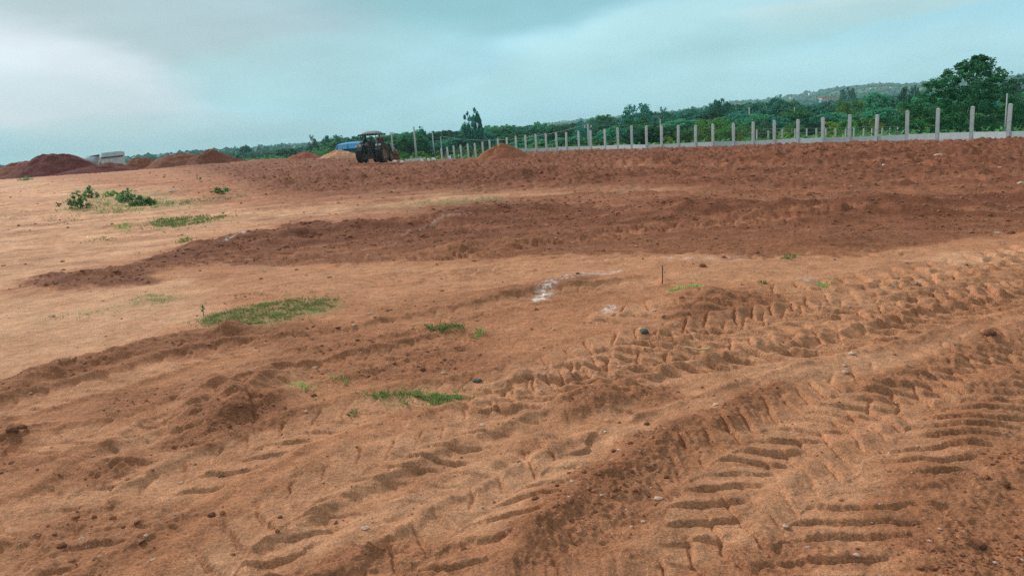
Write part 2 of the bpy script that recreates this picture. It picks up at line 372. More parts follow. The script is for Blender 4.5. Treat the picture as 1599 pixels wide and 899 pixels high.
# ruts and tread marks: centreline, half width m, depth m, lug period m, lug height m, chevron slope, strength
TRACKS = [
    ([(1130, 990), (1205, 870), (1295, 770), (1400, 690), (1500, 630), (1640, 565)], .40, .026, .175, .034, 1.0),
    ([(880, 1000), (985, 870), (1075, 765), (1165, 692), (1290, 630), (1440, 575), (1640, 520)], .30, .024, .17, .034, .9),
    ([(300, 960), (430, 830), (560, 740), (700, 680), (850, 610), (970, 565), (1090, 530), (1220, 500), (1400, 470)], .30, .022, .19, .034, .9),
    ([(480, 860), (640, 765), (820, 680), (1000, 620), (1140, 575), (1300, 540), (1460, 500), (1640, 455)], .20, .040, .19, .012, .6),
    ([(860, 575), (980, 535), (1120, 508), (1260, 485), (1400, 455), (1500, 435), (1640, 405)], .33, .022, .22, .062, .7),
    ([(800, 625), (960, 578), (1090, 556), (1200, 540), (1330, 508), (1450, 478), (1640, 436)], .30, .022, .21, .058, .7),
    ([(980, 492), (1150, 466), (1300, 448), (1450, 425), (1640, 388)], .36, .015, .25, .060, .6),
    ([(1250, 540), (1380, 512), (1500, 480), (1640, 440)], .26, .02, .21, .05, -.7),
    ([(250, 415), (400, 402), (560, 396), (700, 400), (820, 382), (960, 368), (1120, 350), (1300, 340)], .42, .04, .34, .10, 1.1),
    ([(640, 345), (800, 360), (1000, 358), (1200, 350)], .36, .03, .30, .07, 1.1),
    ([(-60, 655), (150, 600), (350, 545), (560, 520), (800, 470), (1000, 440)], .24, .04, .22, .022, .6),
    ([(-60, 830), (100, 775), (230, 690), (400, 610), (560, 565), (700, 530)], .24, .04, .22, .024, .6),
    ([(40, 880), (220, 790), (400, 700), (560, 640), (760, 600)], .24, .03, .20, .028, .8),
    ([(600, 960), (700, 850), (800, 770), (900, 700)], .24, .025, .19, .030, .9),
    ([(-60, 730), (120, 680), (280, 640), (420, 575)], .22, .03, .20, .022, .8),
    ([(700, 430), (900, 405), (1150, 400), (1400, 395)], .3, .02, .26, .035, .7),
    ([(420, 455), (620, 435), (820, 420)], .3, .02, .26, .035, .7),
    ([(600, 300), (800, 290), (1100, 300), (1640, 270)], .5, .05, .4, .07, .7),
    ([(480, 270), (800, 262), (1200, 262), (1640, 245)], .5, .06, .4, .07, .7),
    ([(300, 340), (560, 318), (900, 300), (1300, 285)], .4, .05, .35, .035, .7),
    ([(700, 330), (1000, 318), (1300, 312), (1640, 300)], .4, .05, .35, .06, .7),
]
RIDGES = [  # centreline, half width m, height m
    ([(-60, 625), (120, 575), (300, 530), (420, 505)], .22, .08),
    ([(225, 700), (330, 650), (370, 600), (470, 632)], .30, .10),
    ([(780, 899), (900, 780), (1000, 710), (1110, 660), (1210, 605)], .17, .035),
    ([(1280, 620), (1420, 590), (1560, 530), (1640, 500)], .16, .04),
    ([(1470, 720), (1540, 650), (1600, 560)], .2, .035),
    ([(1380, 899), (1420, 790), (1500, 700)], .16, .03),
    ([(1050, 500), (1110, 470), (1190, 455)], .35, .10),
    ([(850, 650), (940, 622), (1050, 608)], .14, .07),
    ([(-40, 710), (20, 685), (70, 665)], .2, .09),
    ([(90, 745), (160, 730), (250, 705)], .14, .06),
    ([(20, 452), (130, 440), (230, 428)], .5, .16),
    ([(250, 398), (430, 372), (600, 358), (760, 335), (900, 328)], .6, .16),
    ([(900, 340), (1100, 334), (1300, 335), (1599, 315)], .8, .20),
    ([(640, 402), (760, 385), (900, 372)], .4, .10),
    ([(1150, 385), (1300, 378), (1420, 372)], .6, .14),
    ([(420, 290), (620, 285), (820, 280), (1000, 272)], 1.2, .22),
    ([(900, 262), (1100, 255), (1400, 250), (1640, 240)], 1.4, .22),
    ([(700, 470), (830, 450), (960, 425)], .3, .05),
]
def terrain(X, Y, fine=True):
    """height and colour of the soil at world points"""
    r = np.hypot(X, Y); az = np.arctan2(X, Y)
    z = base_z(X, Y); q = r/edge_r(az); front = (Y > .5)
    la = az*6; lr = np.log(np.maximum(r, .3))*6
    u, v = proj(X, np.maximum(Y, .5), 0*X)
    k = np.clip((v-200)/330, .12, 1.6)
    wu = u + 60*k*fbm(la*1.5, lr*2.2, 4, 3); wv_ = v + 21*k*fbm(la*3.2, lr*3.6, 7, 11, .74)
    inside = np.where(front, 1, 0)*sstep(1.06, 1.0, q)
    dark = np.zeros(len(X)); rough = np.full(len(X), .35); light = np.zeros(len(X)); green = np.zeros(len(X)); lime = np.zeros(len(X))
    for p, s, a, rg in DARK:
        m = polymask(wu, wv_, p, s); dark = np.maximum(dark, m*a); rough = np.maximum(rough, m*rg*.9)
    for p, s, a in LIGHT: light = np.maximum(light, polymask(wu, wv_, p, s)*a)
    for p, s, a in GREEN: green = np.maximum(green, polymask(wu, wv_, p, s)*a)
    for p, s, a in LIME:
        m = polymask(u + 6*k*fbm(X*6, Y*6, 3, 41), v + 3*k*fbm(X*7, Y*7, 3, 42), p, s, 3.0)*a; lime = np.maximum(lime, m)
    for arr in (dark, rough, light, green, lime): arr *= np.where(front, 1, 0)
    light *= (1 - .85*dark); rough *= 1-.4*light
    # broad unevenness, then lumps
    far = sstep(6, 40, r)
    z = z + .05*fbm(X/3.1, Y/3.1, 3, 20)*(.5+far)*sstep(1.3, 1.0, q) + .018*fbm(X/.7, Y/.7, 3, 24)*(1+1.5*far)
    nA = fbm(X/.33, Y/.33, 4, 30, .6); nB = fbm(X/.09, Y/.09, 3, 35, .65); nC = 1-2.4*np.abs(perlin(X/.045, Y/.045, 39))
    z = z + rough*(.026*nA*(1+2.6*far) + .013*nB*sstep(26, 8, r) + .006*nC*sstep(12, 5, r)) + .003*nB*(1-rough)
    big = 1-np.abs(fbm(X/1.1, Y/.8, 4, 50, .6))*2.2
    z = z + rough*far*.23*np.clip(big, 0, 1)**2*sstep(1.3, 1, q)
    sr = fbm(la*.8, lr*7, 5, 145, .68); z = z - .14*np.clip(sr, -.5, .5)*sstep(6, 16, r)*(.35+dark)*sstep(1.1, .97, q)*np.clip(r/20, .3, 1.3)
    # ridges
    for p, hw, h in RIDGES:
        idx, S, T, tot = lateral(X, Y, p, hw*3)
        if not len(idx): continue
        x, y = X[idx], Y[idx]; t = T + hw*.6*fbm(x/(hw*2), y/(hw*2), 3, 60)
        g = np.exp(-(t/hw)**2)*(1+.8*fbm(x/(hw*1.2), y/(hw*1.2), 3, 63))*sstep(0, hw*2, S)*sstep(tot, tot-hw*2, S)
        g = np.clip(g, 0, 2); z[idx] += h*g; rough[idx] = np.maximum(rough[idx], np.clip(g, 0, 1)*.9); dark[idx] = np.maximum(dark[idx], .65*sstep(.25, .8, g))
    # tracks
    tread = np.zeros(len(X))
    for ti, (p, hw, dep, per, lug, sl) in enumerate(TRACKS):
        idx, S, T, tot = lateral(X, Y, p, hw*1.9)
        if not len(idx): continue
        x, y = X[idx], Y[idx]
        t = T + hw*.22*fbm(x/(hw*1.4), y/(hw*1.4), 3, 70+ti); a = np.abs(t)/hw
        prof = sstep(1.15, .7, a); berm = np.exp(-((a-1.22)/.20)**2)
        var = np.clip(.88 + 1.7*fbm(x/(hw*2.6), y/(hw*2.6), 4, 80+ti, .65), 0.05, 1.2)
        z[idx] += -dep*.55*prof*(.6+.5*var) + dep*.55*berm*(.7+1.2*fbm(x/(hw*.8), y/(hw*.8), 3, 90+ti))
        # smoothing of the soil inside a rut is modelled by pressing lugs into it
        ph = (S - abs(sl)*(np.abs(t)**1.1) + per*.5*(t > 0) + per*.55*fbm(x/(hw*2.4), y/(hw*2.4), 2, 100+ti) + per*.22*fbm(x/(per*1.3), y/(per*1.3), 4, 104+ti, .65))/per
        fr = ph - np.floor(ph)
        saw = sstep(0, .10, fr)*(1-sstep(.12, .85, fr)*.95) - .75*np.exp(-((fr-.965)/.055)**2) - .4*np.exp(-((fr+.01)/.05)**2)
        z[idx] += lug*.50*saw*prof*sstep(1.0, .8, a)*(.35+.65*sstep(0, .22, np.abs(a*np.sign(t)+.12*np.sin(S*9))))*np.clip(var, .15, 1.1)
        tread[idx] = np.maximum(tread[idx], prof*var)
        rough[idx] *= 1-.55*prof
        light[idx] = np.maximum(light[idx], .32*prof*(1-dark[idx]))
        dark[idx] *= 1-.25*prof
    # colour
    c4 = fbm(X/2.2, Y/1.1, 5, 133, .7); c1 = fbm(la*2, lr*3, 5, 120, .6); c2 = fbm(X/.5, Y/.5, 4, 125, .65); c3 = fbm(X/.05, Y/.05, 3, 130, .7)*sstep(14, 5, r)
    mid = np.array([.445, .200, .103]); dk = np.array([.175, .062, .034]); lt = np.array([.60, .345, .205]); far_red = np.array([.20, .070, .038])
    n = len(X); col = np.tile(mid, (n, 1))
    f = sstep(7, 20, r)[:, None]; mid2 = np.array([.38, .165, .090]); col = col*(1-f) + mid2*f
    f = (sstep(10, 26, r)*sstep(-.45, -.2, az))[:, None]; col = col*(1-f) + (far_red*.45+mid2*.55)*f
    st = fbm(la*.8, lr*7, 5, 145, .68)*sstep(5, 12, r); st2 = fbm(la*1.6, lr*15, 4, 148, .7)*sstep(8, 20, r)
    l_ = np.clip(light*(.85+.5*c4) + .55*st*(.3+light) + .3*st2*light + .38*c1 + .30*c2*light, 0, 1)[:, None]; col = col*(1-l_) + lt*l_
    d_ = np.clip(dark*(1.0-1.5*np.clip(st+.6*st2, -.3, .6)) + (.35*c1+.25*c2)*np.clip(dark*1.5+.15, 0, 1), 0, 1)
    nearf = sstep(14, 8, r)[:, None]; dkk = dk*(1-nearf) + np.array([.26, .108, .055])*nearf
    col = col*(1-d_[:, None]) + dkk*d_[:, None]
    col *= (1 + .26*c2 + .20*c3 + .5*c4*sstep(7, 18, r)*inside + .35*fbm(X/7, Y/2.2, 4, 137, .65)*sstep(12, 30, r)*inside - .35*st2*inside)[:, None]
    sp_ = np.clip(fbm(X/.8, Y/.6, 4, 140, .7)*3-1.15, 0, 1)*sstep(.9, .3, dark)*.35*sstep(22, 30, r)
    g_ = np.clip(green*(.55+.8*fbm(X/.25, Y/.25, 3, 144)) + sp_*sstep(-.15, -.4, az)*.8, 0, 1)[:, None]; col = col*(1-g_) + np.array([.19, .22, .09])*g_
    li = np.clip(lime*(.35+3.0*fbm(X/.12, Y/.07, 5, 150, .75)), 0, 1)[:, None]; col = col*(1-li) + np.array([.80, .78, .76])*li
    # countryside past the fence
    o_ = (1-inside)*sstep(1.0, 1.1, q); gr = fbm(X/14, Y/14, 5, 160, .6)[:, None]
    veg = np.array([.055, .15, .065])*(1+.5*gr) + np.clip(gr, 0, 1)*np.array([.12, .10, .03])
    col = col*(1-o_[:, None]) + veg*o_[:, None]
    return z, np.clip(col, .005, .9), dark, rough, inside

def arr_range(a, b, ratio):
    n = int(math.ceil(math.log(b/a)/ratio)); return a*(b/a)**(np.arange(n)/n)
rr = np.concatenate([arr_range(.6, 2.5, .12), arr_range(2.5, 10, .0027), arr_range(10, 105, .0075), arr_range(105, 2800, .045), [2800.]])
aw = R(43); fine_az = np.linspace(-aw, aw, 940); rest = np.linspace(aw, 2*math.pi-aw, 62)[1:-1]
aa = np.concatenate([fine_az, rest]); nr, na = len(rr), len(aa)
RR, AA = np.meshgrid(rr, aa, indexing='ij'); GX = (RR*np.sin(AA)).ravel(); GY = (RR*np.cos(AA)).ravel()
GZ, GC, GD, GR_, GI = terrain(GX, GY)
# rolling land and the hills behind
HILL = [(-300, 2), (0, 1), (150, 2), (300, 6), (500, 10), (650, 6), (800, 12), (900, 18), (1000, 20), (1090, 26), (1140, 34), (1180, 33), (1230, 36), (1275, 42), (1330, 47), (1370, 47), (1400, 42), (1430, 42),
        (1480, 44), (1560, 44), (1620, 43), (1800, 30), (2300, 5)]   # pixels above the eye line, at 1500 m
h_az = np.array([math.atan2(at(p, hz(p), 1).x, 1) for p, d in HILL]); h_h = np.array([d for p, d in HILL], float)
def hill_z(x, y):
    r = np.hypot(x, y); az = np.arctan2(x, y)
    H = np.interp(az, h_az, h_h)*1500/FPX*.66
    hh = H*(sstep(500, 1500, r)*.0 + np.exp(-((r-1500)/420)**2)) + np.interp(az, h_az, h_h)*.25*np.exp(-((r-820)/200)**2)
    return hh*(1+.28*fbm(x/330, y/330, 4, 200)) + 1.3*sstep(150, 500, r)*(1+2*fbm(x/160, y/160, 3, 210)) - .6*sstep(120, 300, r)
outm = sstep(110, 180, np.hypot(GX, GY)); GZ = GZ + outm*hill_z(GX, GY)*np.where(GY > 0, 1, .3)
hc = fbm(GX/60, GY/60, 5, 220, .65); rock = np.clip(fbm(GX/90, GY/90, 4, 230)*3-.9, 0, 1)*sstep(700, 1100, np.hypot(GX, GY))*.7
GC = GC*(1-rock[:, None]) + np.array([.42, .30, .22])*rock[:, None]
V = np.stack([GX, GY, GZ], 1)
i0 = np.arange(nr-1)[:, None]*na; j = np.arange(na); j1 = (j+1) % na
Q = np.stack([i0+j, i0+na+j, i0+na+j1, i0+j1], -1).reshape(-1, 4)[:, ::-1]
V = np.vstack([V, [[0, 0, 0]]]); GCc = np.vstack([GC, [[.4, .17, .09]]])
gm = bpy.data.materials.new('laterite soil'); gm.use_nodes = True; t = gm.node_tree; b = t.nodes['Principled BSDF']
b.inputs['Roughness'].default_value = .95; b.inputs['Specular IOR Level'].default_value = .12
ca = nn(t, 'ShaderNodeAttribute', attribute_name='soil'); tcn = nn(t, 'ShaderNodeTexCoord')
g1 = nn(t, 'ShaderNodeTexNoise', in_Scale=90.0, in_Detail=4.0, in_Roughness=.75); t.links.new(tcn.outputs['Object'], g1.inputs['Vector'])
g2 = nn(t, 'ShaderNodeTexNoise', in_Scale=7.0, in_Detail=8.0, in_Roughness=.75); t.links.new(tcn.outputs['Object'], g2.inputs['Vector'])
vo = nn(t, 'ShaderNodeTexVoronoi', in_Scale=120.0); t.links.new(tcn.outputs['Object'], vo.inputs['Vector'])
k1 = nn(t, 'ShaderNodeMapRange', in_1=.3, in_2=.7, in_3=.55, in_4=1.45); t.links.new(g1.outputs[0], k1.inputs[0])
k2 = nn(t, 'ShaderNodeMapRange', in_1=.3, in_2=.7, in_3=.72, in_4=1.28); t.links.new(g2.outputs[0], k2.inputs[0])
vs_ = nn(t, 'ShaderNodeVectorMath', operation='SCALE'); t.links.new(ca.outputs['Color'], vs_.inputs[0]); t.links.new(math_(t, 'MULTIPLY', k1.outputs[0], k2.outputs[0]), vs_.inputs['Scale'])
sepv = nn(t, 'ShaderNodeSeparateColor'); t.links.new(vo.outputs['Color'], sepv.inputs[0])
grit = math_(t, 'GREATER_THAN', sepv.outputs[0], .965); core = math_(t, 'LESS_THAN', vo.outputs['Distance'], .42)
gc_ = mixc(t, math_(t, 'MULTIPLY', math_(t, 'MULTIPLY', grit, core), .6), vs_.outputs[0], (.62, .45, .33)); t.links.new(gc_, b.inputs['Base Color'])
bp = nn(t, 'ShaderNodeBump', in_Distance=.02, in_Strength=1.0); t.links.new(math_(t, 'ADD', math_(t, 'MULTIPLY', g1.outputs[0], .55), math_(t, 'MULTIPLY', g2.outputs[0], 1.8)), bp.inputs['Height']); t.links.new(bp.outputs[0], b.inputs['Normal'])
gme = np_mesh('ground', V, Q, gm, True)
att = gme.color_attributes.new('soil', 'FLOAT_COLOR', 'POINT'); att.data.foreach_set('color', np.hstack([GCc, np.ones((len(GCc), 1))]).astype(np.float32).ravel())
tag(link('ground', gme), 'bare red soil graded field with tractor tread marks running to green country', kind='structure')

lr_ = np.log(rr)
def gz(x, y):                                # ground height from the mesh itself
    x = np.atleast_1d(np.asarray(x, float)); y = np.atleast_1d(np.asarray(y, float))
    r = np.hypot(x, y); az = np.arctan2(x, y); fi = np.interp(np.log(np.maximum(r, .6)), lr_, np.arange(nr)); fj = np.clip((az+aw)/(2*aw)*939, 0, 938.999)
    i = np.clip(fi.astype(int), 0, nr-2); jj = fj.astype(int); a = fi-i; b_ = fj-jj; Z = GZ.reshape(nr, na)
    return Z[i, jj]*(1-a)*(1-b_) + Z[i+1, jj]*a*(1-b_) + Z[i, jj+1]*(1-a)*b_ + Z[i+1, jj+1]*a*b_
def gz1(x, y): return float(gz(x, y)[0])
def gpt(px, py):                             # pixel to a point on the real ground surface
    p = gnd(px, py)
    for _ in range(4): p = gnd(px, py, gz1(p.x, p.y))
    return Vector((p.x, p.y, gz1(p.x, p.y)))

# ------------------------------------------------------------------ soil mounds
def mound(px, top, base, wpx, D, color, label, asym=0, seed=0, depth=.8, extra=None):
    hx = wpx*D/FPX/2; c = at(px, base, D); zt = at(px, top, D).z; zb = min(gz1(c.x, D), c.z)-.15; H = zt - zb
    n, m = 72, 30; th = np.linspace(0, 2*np.pi, n, endpoint=False); rad = np.linspace(0, 1, m)
    RA, TH = np.meshgrid(rad, th, indexing='ij'); x = RA*np.cos(TH); y = RA*np.sin(TH)
    out_ = 1 + .16*fbm(np.cos(TH)*1.3+seed, np.sin(TH)*1.3, 3, 300+seed)
    h = (1-RA**1.6)**1.35*(1+.28*fbm(x*2.2+seed*3, y*2.2, 4, 310, .6)) + .05*fbm(x*7+seed, y*7, 3, 320)*(1-RA)
    h = h/max(h.max(), 1e-3)
    X = (x + asym*(1-RA)*.5)*hx*out_*1.12; Y = y*hx*depth*out_; Z = h*H
    Z = Z + .10*H*fbm(X*1.1+seed, Y*1.1, 5, 330, .65)*(RA < .98)
    V_ = np.stack([X, Y, Z], -1).reshape(-1, 3)
    i0 = np.arange(m-1)[:, None]*n; j = np.arange(n); j1 = (j+1) % n
    Q_ = np.stack([i0+j, i0+n+j, i0+n+j1, i0+j1], -1).reshape(-1, 4)
    key = 'soil %s' % label[:18]
    c2 = tuple(k*1.45 for k in color)
    mt = mat(key, color, 1, noise=(1.6, .9, c2), bump=(6, .12), spec=.1)
    o = link('soil_mound', np_mesh('soil_mound', V_, Q_, mt, True), loc=(c.x, D, zb))
    tag(o, label, 'soil mound', 'dumped soil mounds along the field edge'); return o
mound(38, 251, 277, 150, 94, (.17, .055, .035), 'low reddish soil mound at the far left edge of the photo', .1, 1)
mound(90, 239, 273, 158, 91, (.11, .030, .026), 'tallest dark maroon soil mound at far left, overlapping the reddish one', -.1, 2)
mound(172, 253, 268, 90, 89, (.13, .042, .03), 'flat low maroon soil mound in front of the grey sheet shed', 0, 3)
mound(150, 259, 270, 150, 87, (.11, .032, .028), 'long low dark soil bank below the leaning grey tarpaulin', 0, 4, .4)
mound(221, 245, 265, 84, 92, (.17, .06, .035), 'small rounded brown soil mound right of the grey shed', 0, 5)
mound(276, 239, 264, 140, 92, (.17, .065, .038), 'broad brown soil mound in the middle of the left row', .2, 6)
mound(334, 232, 261, 104, 90, (.15, .052, .032), 'steep brown soil mound at the right end of the left row', -.1, 7)
mound(370, 247, 260, 66, 88, (.15, .05, .032), 'low crumbling soil heap at the foot of the steep brown mound', 0, 8)
mound(300, 256, 266, 240, 88, (.15, .05, .033), 'long low brown bank joining the left row of mounds', 0, 14, .25)
mound(425, 252, 260, 60, 80, (.19, .075, .045), 'very low brown soil heap left of the red mound', 0, 9)
mound(476, 237, 257, 90, 79, (.27, .085, .052), 'red soil mound beside the pale sandy mound', 0, 10)
mound(530, 234, 257, 116, 77, (.46, .24, .15), 'pale sandy mound left of the tractor', .1, 11)
mound(784, 224, 252, 108, 48, (.26, .10, .055), 'brown soil mound with a steep dark right face in front of the fence', .05, 12)

# ------------------------------------------------------------------ fence
fp = np.array([[at(p, hz(p), d).x, d] for p, d in FENCE])
POSTS = [(1639, 158), (1578, 163), (1519, 167), (1465, 170), (1417, 174), (1370, 180), (1327, 180), (1285, 184), (1246, 187), (1209, 189), (1176, 191), (1145, 193), (1113, 194), (1086, 196), (1059, 196), (1033, 196),
         (1009, 197), (986, 197), (964, 200), (944, 202), (922, 204), (903, 205), (884, 207), (868, 207), (852, 209), (836, 210), (820, 211), (805, 213), (791, 215), (777, 217), (764, 219), (753, 222), (741, 224), (730, 225),
         (719, 227), (708, 228), (698, 230), (689, 232)]
fence = empty('concrete_fence', (fp[1][0], fp[1][1], 0)); f0 = fence.location.copy()
tag(fence, 'long precast concrete fence of grey posts and low panels across the field edge', 'fence')
post_me = None; prev = None
for px, ty in POSTS:
    D = float(np.interp(-px, [-p for p, d in FENCE], [d for p, d in FENCE])); p = at(px, ty, D); zg = gz1(p.x, p.y)
    th = math.atan2(-6, 9)
    if post_me is None:
        mb = MB(); mb.box((0, 0, -1.0), (.125, .12, 2.0)); mb.box((0, 0, .012), (.115, .11, .03), taper=.6)
        mb.box((-.0, -.066, -1.0), (.045, .02, 1.96))
        o = mb.build('post', M['concrete'], fence); post_me = o.data
    else: o = link('post', post_me, fence)
    o.location = Vector((p.x, p.y, p.z)) - f0; o.rotation_euler = (random.gauss(0, .008), random.gauss(0, .012), math.atan2(8, -6) + random.gauss(0, .05))
    if prev is not None:
        a, b_ = prev, p; zp = lambda q, dy: CAMH - dy*q.y/FPX
        dirv = Vector((b_.x-a.x, b_.y-a.y, 0)); Ln = dirv.length; an = math.atan2(dirv.y, dirv.x)
        ztop = .33 if px > 800 else .33 - .8*(800-px)/110*.6
        if px > 800:
            zt = [.35 + .02*math.sin(a.x*1.7), .35 + .02*math.sin(b_.x*1.7)]
            for k, (hh, off) in enumerate(((.27, 0), (.30, -.285))):
                mb = MB(); x0, x1 = .07, Ln-.07
                vs = []
                for yy in (-.022, .022):
                    for xx, zz in ((x0, zt[0]), (x1, zt[1])):
                        vs += [(xx, yy, zz+off-hh-.5), (xx, yy, zz+off-.5)]
                mb.add(vs, [(0, 2, 3, 1), (4, 5, 7, 6), (1, 3, 7, 5), (0, 4, 6, 2), (0, 1, 5, 4), (2, 6, 7, 3)])
                o = mb.build('panel', M['panelc'], fence); o.location = Vector((a.x, a.y, .5)) - f0; o.rotation_euler = (0, 0, an)
    prev = p
# low wire fence behind
wf = empty('wire_fence', (16, 62, -1)); tag(wf, 'low wire fence of small pale posts in the green behind the concrete fence', 'fence')
wp = []
for px in (1182, 1200, 1222, 1242, 1260, 1275, 1290, 1305, 1321, 1334, 1349, 1362, 1378, 1390, 1402, 1436):
    p = at(px, 207 - (px-1250)*.02, 58); wp.append(p)
    mb = MB(); mb.box((p.x-16, p.y-62, p.z+.15+1 - .5), (.1, .1, 1.2 + random.uniform(-.1, .15))); mb.build('post', M['polec'], wf)
for dz in (.0, .3):
    mb = MB(); mb.tube([(p.x-16, p.y-62, p.z+dz+1) for p in wp], .012, 4); mb.build('wire', M['wire'], wf)

# ------------------------------------------------------------------ utility poles and wires
def pole(px, top, D, label, r=.11, arm=False, streetarm=False):
    p = at(px, top, D); zg = gz1(p.x, p.y) + (0 if D > 60 else 0)
    e = empty('utility_pole', (p.x, p.y, zg-.4)); tag(e, label, 'utility pole', 'pale utility poles beyond the fence')
    h = p.z-zg+.4
    mb = MB(); mb.tube([(0, 0, 0), (0, 0, h)], [r*1.25, r*.8], 8); mb.build('pole_shaft', M['polec'], e, True)
    if arm:
        mb = MB(); mb.box((0, 0, h-.3), (.7, .06, .06)); mb.build('cross_arm', M['polec'], e)
        for dx in (-.3, 0, .3):
            mb = MB(); mb.tube([(dx, 0, h-.3), (dx, 0, h-.12)], [.05, .035], 6); mb.build('insulator', M['white'], e)
    if streetarm:
        mb = MB(); mb.tube([(0, 0, h-.05), (-.35, 0, h+.28), (-.8, 0, h+.36)], .04, 6); mb.build('lamp_arm', M['polec'], e)
    return p
P1 = pole(646, 198, 82, 'tall pale utility pole right of the tractor', .10)
P2 = pole(688, 213, 86, 'thin utility pole where the far row of fence posts begins', .05)
P3 = pole(918, 194, 72, 'thin pale utility pole just behind the middle of the fence', .09, True)
P4 = pole(1031, 186, 78, 'slim street lamp pole behind the fence in front of dark trees', .07, False, True)
P5 = pole(1170, 168, 120, 'far pale pole rising from the tree belt right of centre', .11)
P6 = pole(1573, 146, 42, 'pale pole beside the large leafy tree at the right edge', .04)
P7 = pole(611, 207, 110, 'short pale pole in the trees just right of the tractor canopy', .10)
P8 = pole(675, 206, 120, 'faint pole among the trees left of the slender tree', .10)
P9 = pole(1241, 168, 118, 'half hidden pole above the trees near the far blue wall', .08)
def wireobj(a, b_, sag, label):
    pts = [a.lerp(b_, k/14) - Vector((0, 0, sag*4*(k/14)*(1-k/14))) for k in range(15)]
    mb = MB(); mb.tube(pts, .012, 4); o = mb.build('power_line', M['wire']); tag(o, label, 'power line', 'power lines behind the fence')
wireobj(P2, P3, .9, 'sagging power line from the thin left pole to the pole behind the fence')
wireobj(P3, P4 - Vector((0, 0, .2)), .3, 'power line between the mid fence pole and the street lamp pole')
wireobj(P4, P5, .9, 'power line running right from the street lamp pole into the trees')
wireobj(P5, P9, .4, 'short power line above the trees right of centre')
wireobj(P6, at(1660, 150, 44), .4, 'power line leaving the pole by the large leafy tree')

# ------------------------------------------------------------------ shed, tarpaulin, blue shelter, far houses
def quad_box(name, corners, depth, material, parent=None):   # a slab given by four front corners, pushed back by depth
    mb = MB(); d = Vector((0, depth, 0)); vs = [Vector(c) for c in corners] + [Vector(c)+d for c in corners]
    mb.add(vs, [(0, 1, 2, 3), (7, 6, 5, 4), (0, 4, 5, 1), (1, 5, 6, 2), (2, 6, 7, 3), (3, 7, 4, 0)]); return mb.build(name, material, parent)
D = 100
sh = empty('sheet_shed', at(175, 262, D)); tag(sh, 'grey metal sheet shed with a dark seam between two rows of sheets', 'shed'); s0 = sh.location
def rel(px, py, D, o): return at(px, py, D) - o
for x0, x1, k in ((0, .34, 0), (.34, .67, 1), (.67, 1, 2)):
    def e_(t, row):
        a = {0: (157.5, 239.2, 189.5, 235.8), 1: (158.3, 246.6, 190.5, 243.0), 2: (158.5, 247.2, 190.6, 243.7), 3: (161, 262, 193, 259)}[row]
        return a[0]+(a[2]-a[0])*t, a[1]+(a[3]-a[1])*t
    for r0, r1 in ((0, 1), (2, 3)):
        quad_box('sheet', [rel(*e_(x0+.006, r1), D+.15*k*0, s0), rel(*e_(x1-.006, r1), D, s0), rel(*e_(x1-.006, r0), D, s0), rel(*e_(x0+.006, r0), D, s0)], .06, M['tin'], sh)
quad_box('frame', [rel(158, 262, D+.1, s0), rel(191, 260, D+.1, s0), rel(189.5, 237, D+.1, s0), rel(158, 240, D+.1, s0)], .8, M['tin'], sh)
mb = MB(); mb.tube([rel(157.5, 247, D-.06, s0), rel(192, 243.2, D-.06, s0)], .09, 6); mb.build('rail', M['slategrey'], sh)
tp = empty('tarpaulin', at(135, 262, 97)); tag(tp, 'leaning grey blue tarpaulin sheet sagging beside the shed', 'tarpaulin'); s0 = tp.location
n, m = 18, 10; vs = []; fs = []
for i in range(n+1):
    u_ = i/n
    for j_ in range(m+1):
        v_ = j_/m; xt, yt = 116+u_*39, 249.5-u_*6.5-1.2*math.sin(u_*3.1); xb, yb = 122+u_*30, 251+14*u_**.6
        p = at(xt+(xb-xt)*v_, yt+(yb-yt)*v_, 97 - .9*math.sin(v_*3.1)*math.sin(u_*3.1) + .5*v_); vs.append(p-s0)
for i in range(n):
    for j_ in range(m): a = i*(m+1)+j_; fs.append((a, a+1, a+m+2, a+m+1))
mb = MB(); mb.add(vs, fs); o = mb.build('cloth', M['tarp'], tp, True); md = o.modifiers.new('s', 'SOLIDIFY'); md.thickness = .05
mb = MB(); mb.tube([rel(114, 250.2, 97, s0), rel(135, 246.2, 97, s0), rel(155, 242.6, 97, s0)], .13, 6); mb.build('pole', M['slategrey'], tp)
mb = MB(); mb.tube([rel(155, 242.6, 97, s0), rel(156.5, 250, 97, s0), rel(151, 262, 97, s0)], .10, 6); mb.build('edge_hem', M['white'], tp)
bs = empty('blue_shelter', at(540, 236, 118)); tag(bs, 'shelter under bright blue plastic sheeting behind the sandy mound', 'shelter'); s0 = bs.location
mb = MB(); A = [at(525, 227, 118), at(541, 224.5, 118), at(561, 223.5, 118)]; 
vs = []
for p in A: vs += [p-s0, p-s0+Vector((.3, 2.6, .25)), p-s0+Vector((.3, 5, -.5))]
for p in A: vs += [p-s0+Vector((0, -1.0, -.75))]
mb.add(vs, [(0, 3, 4, 1), (3, 6, 7, 4), (1, 4, 5, 2), (4, 7, 8, 5), (9, 10, 3, 0), (10, 11, 6, 3)]); o = mb.build('sheet_roof', M['bluesheet'], bs); o.modifiers.new('s', 'SOLIDIFY').thickness = .05
quad_box('wall', [rel(526, 237, 118, s0), rel(560, 236, 118, s0), rel(560, 226, 118, s0), rel(526, 229, 118, s0)], 4, mat('deep blue sheet', (.01, .13, .42), .7, noise=(1, .6, (.02, .2, .5))), bs)
for px in (526.3, 543, 559.5):
    mb = MB(); a = rel(px, 237, 117.1, s0); mb.tube([a, rel(px, 227, 117.1, s0)], .07, 6); mb.build('post', M['slategrey'], bs)

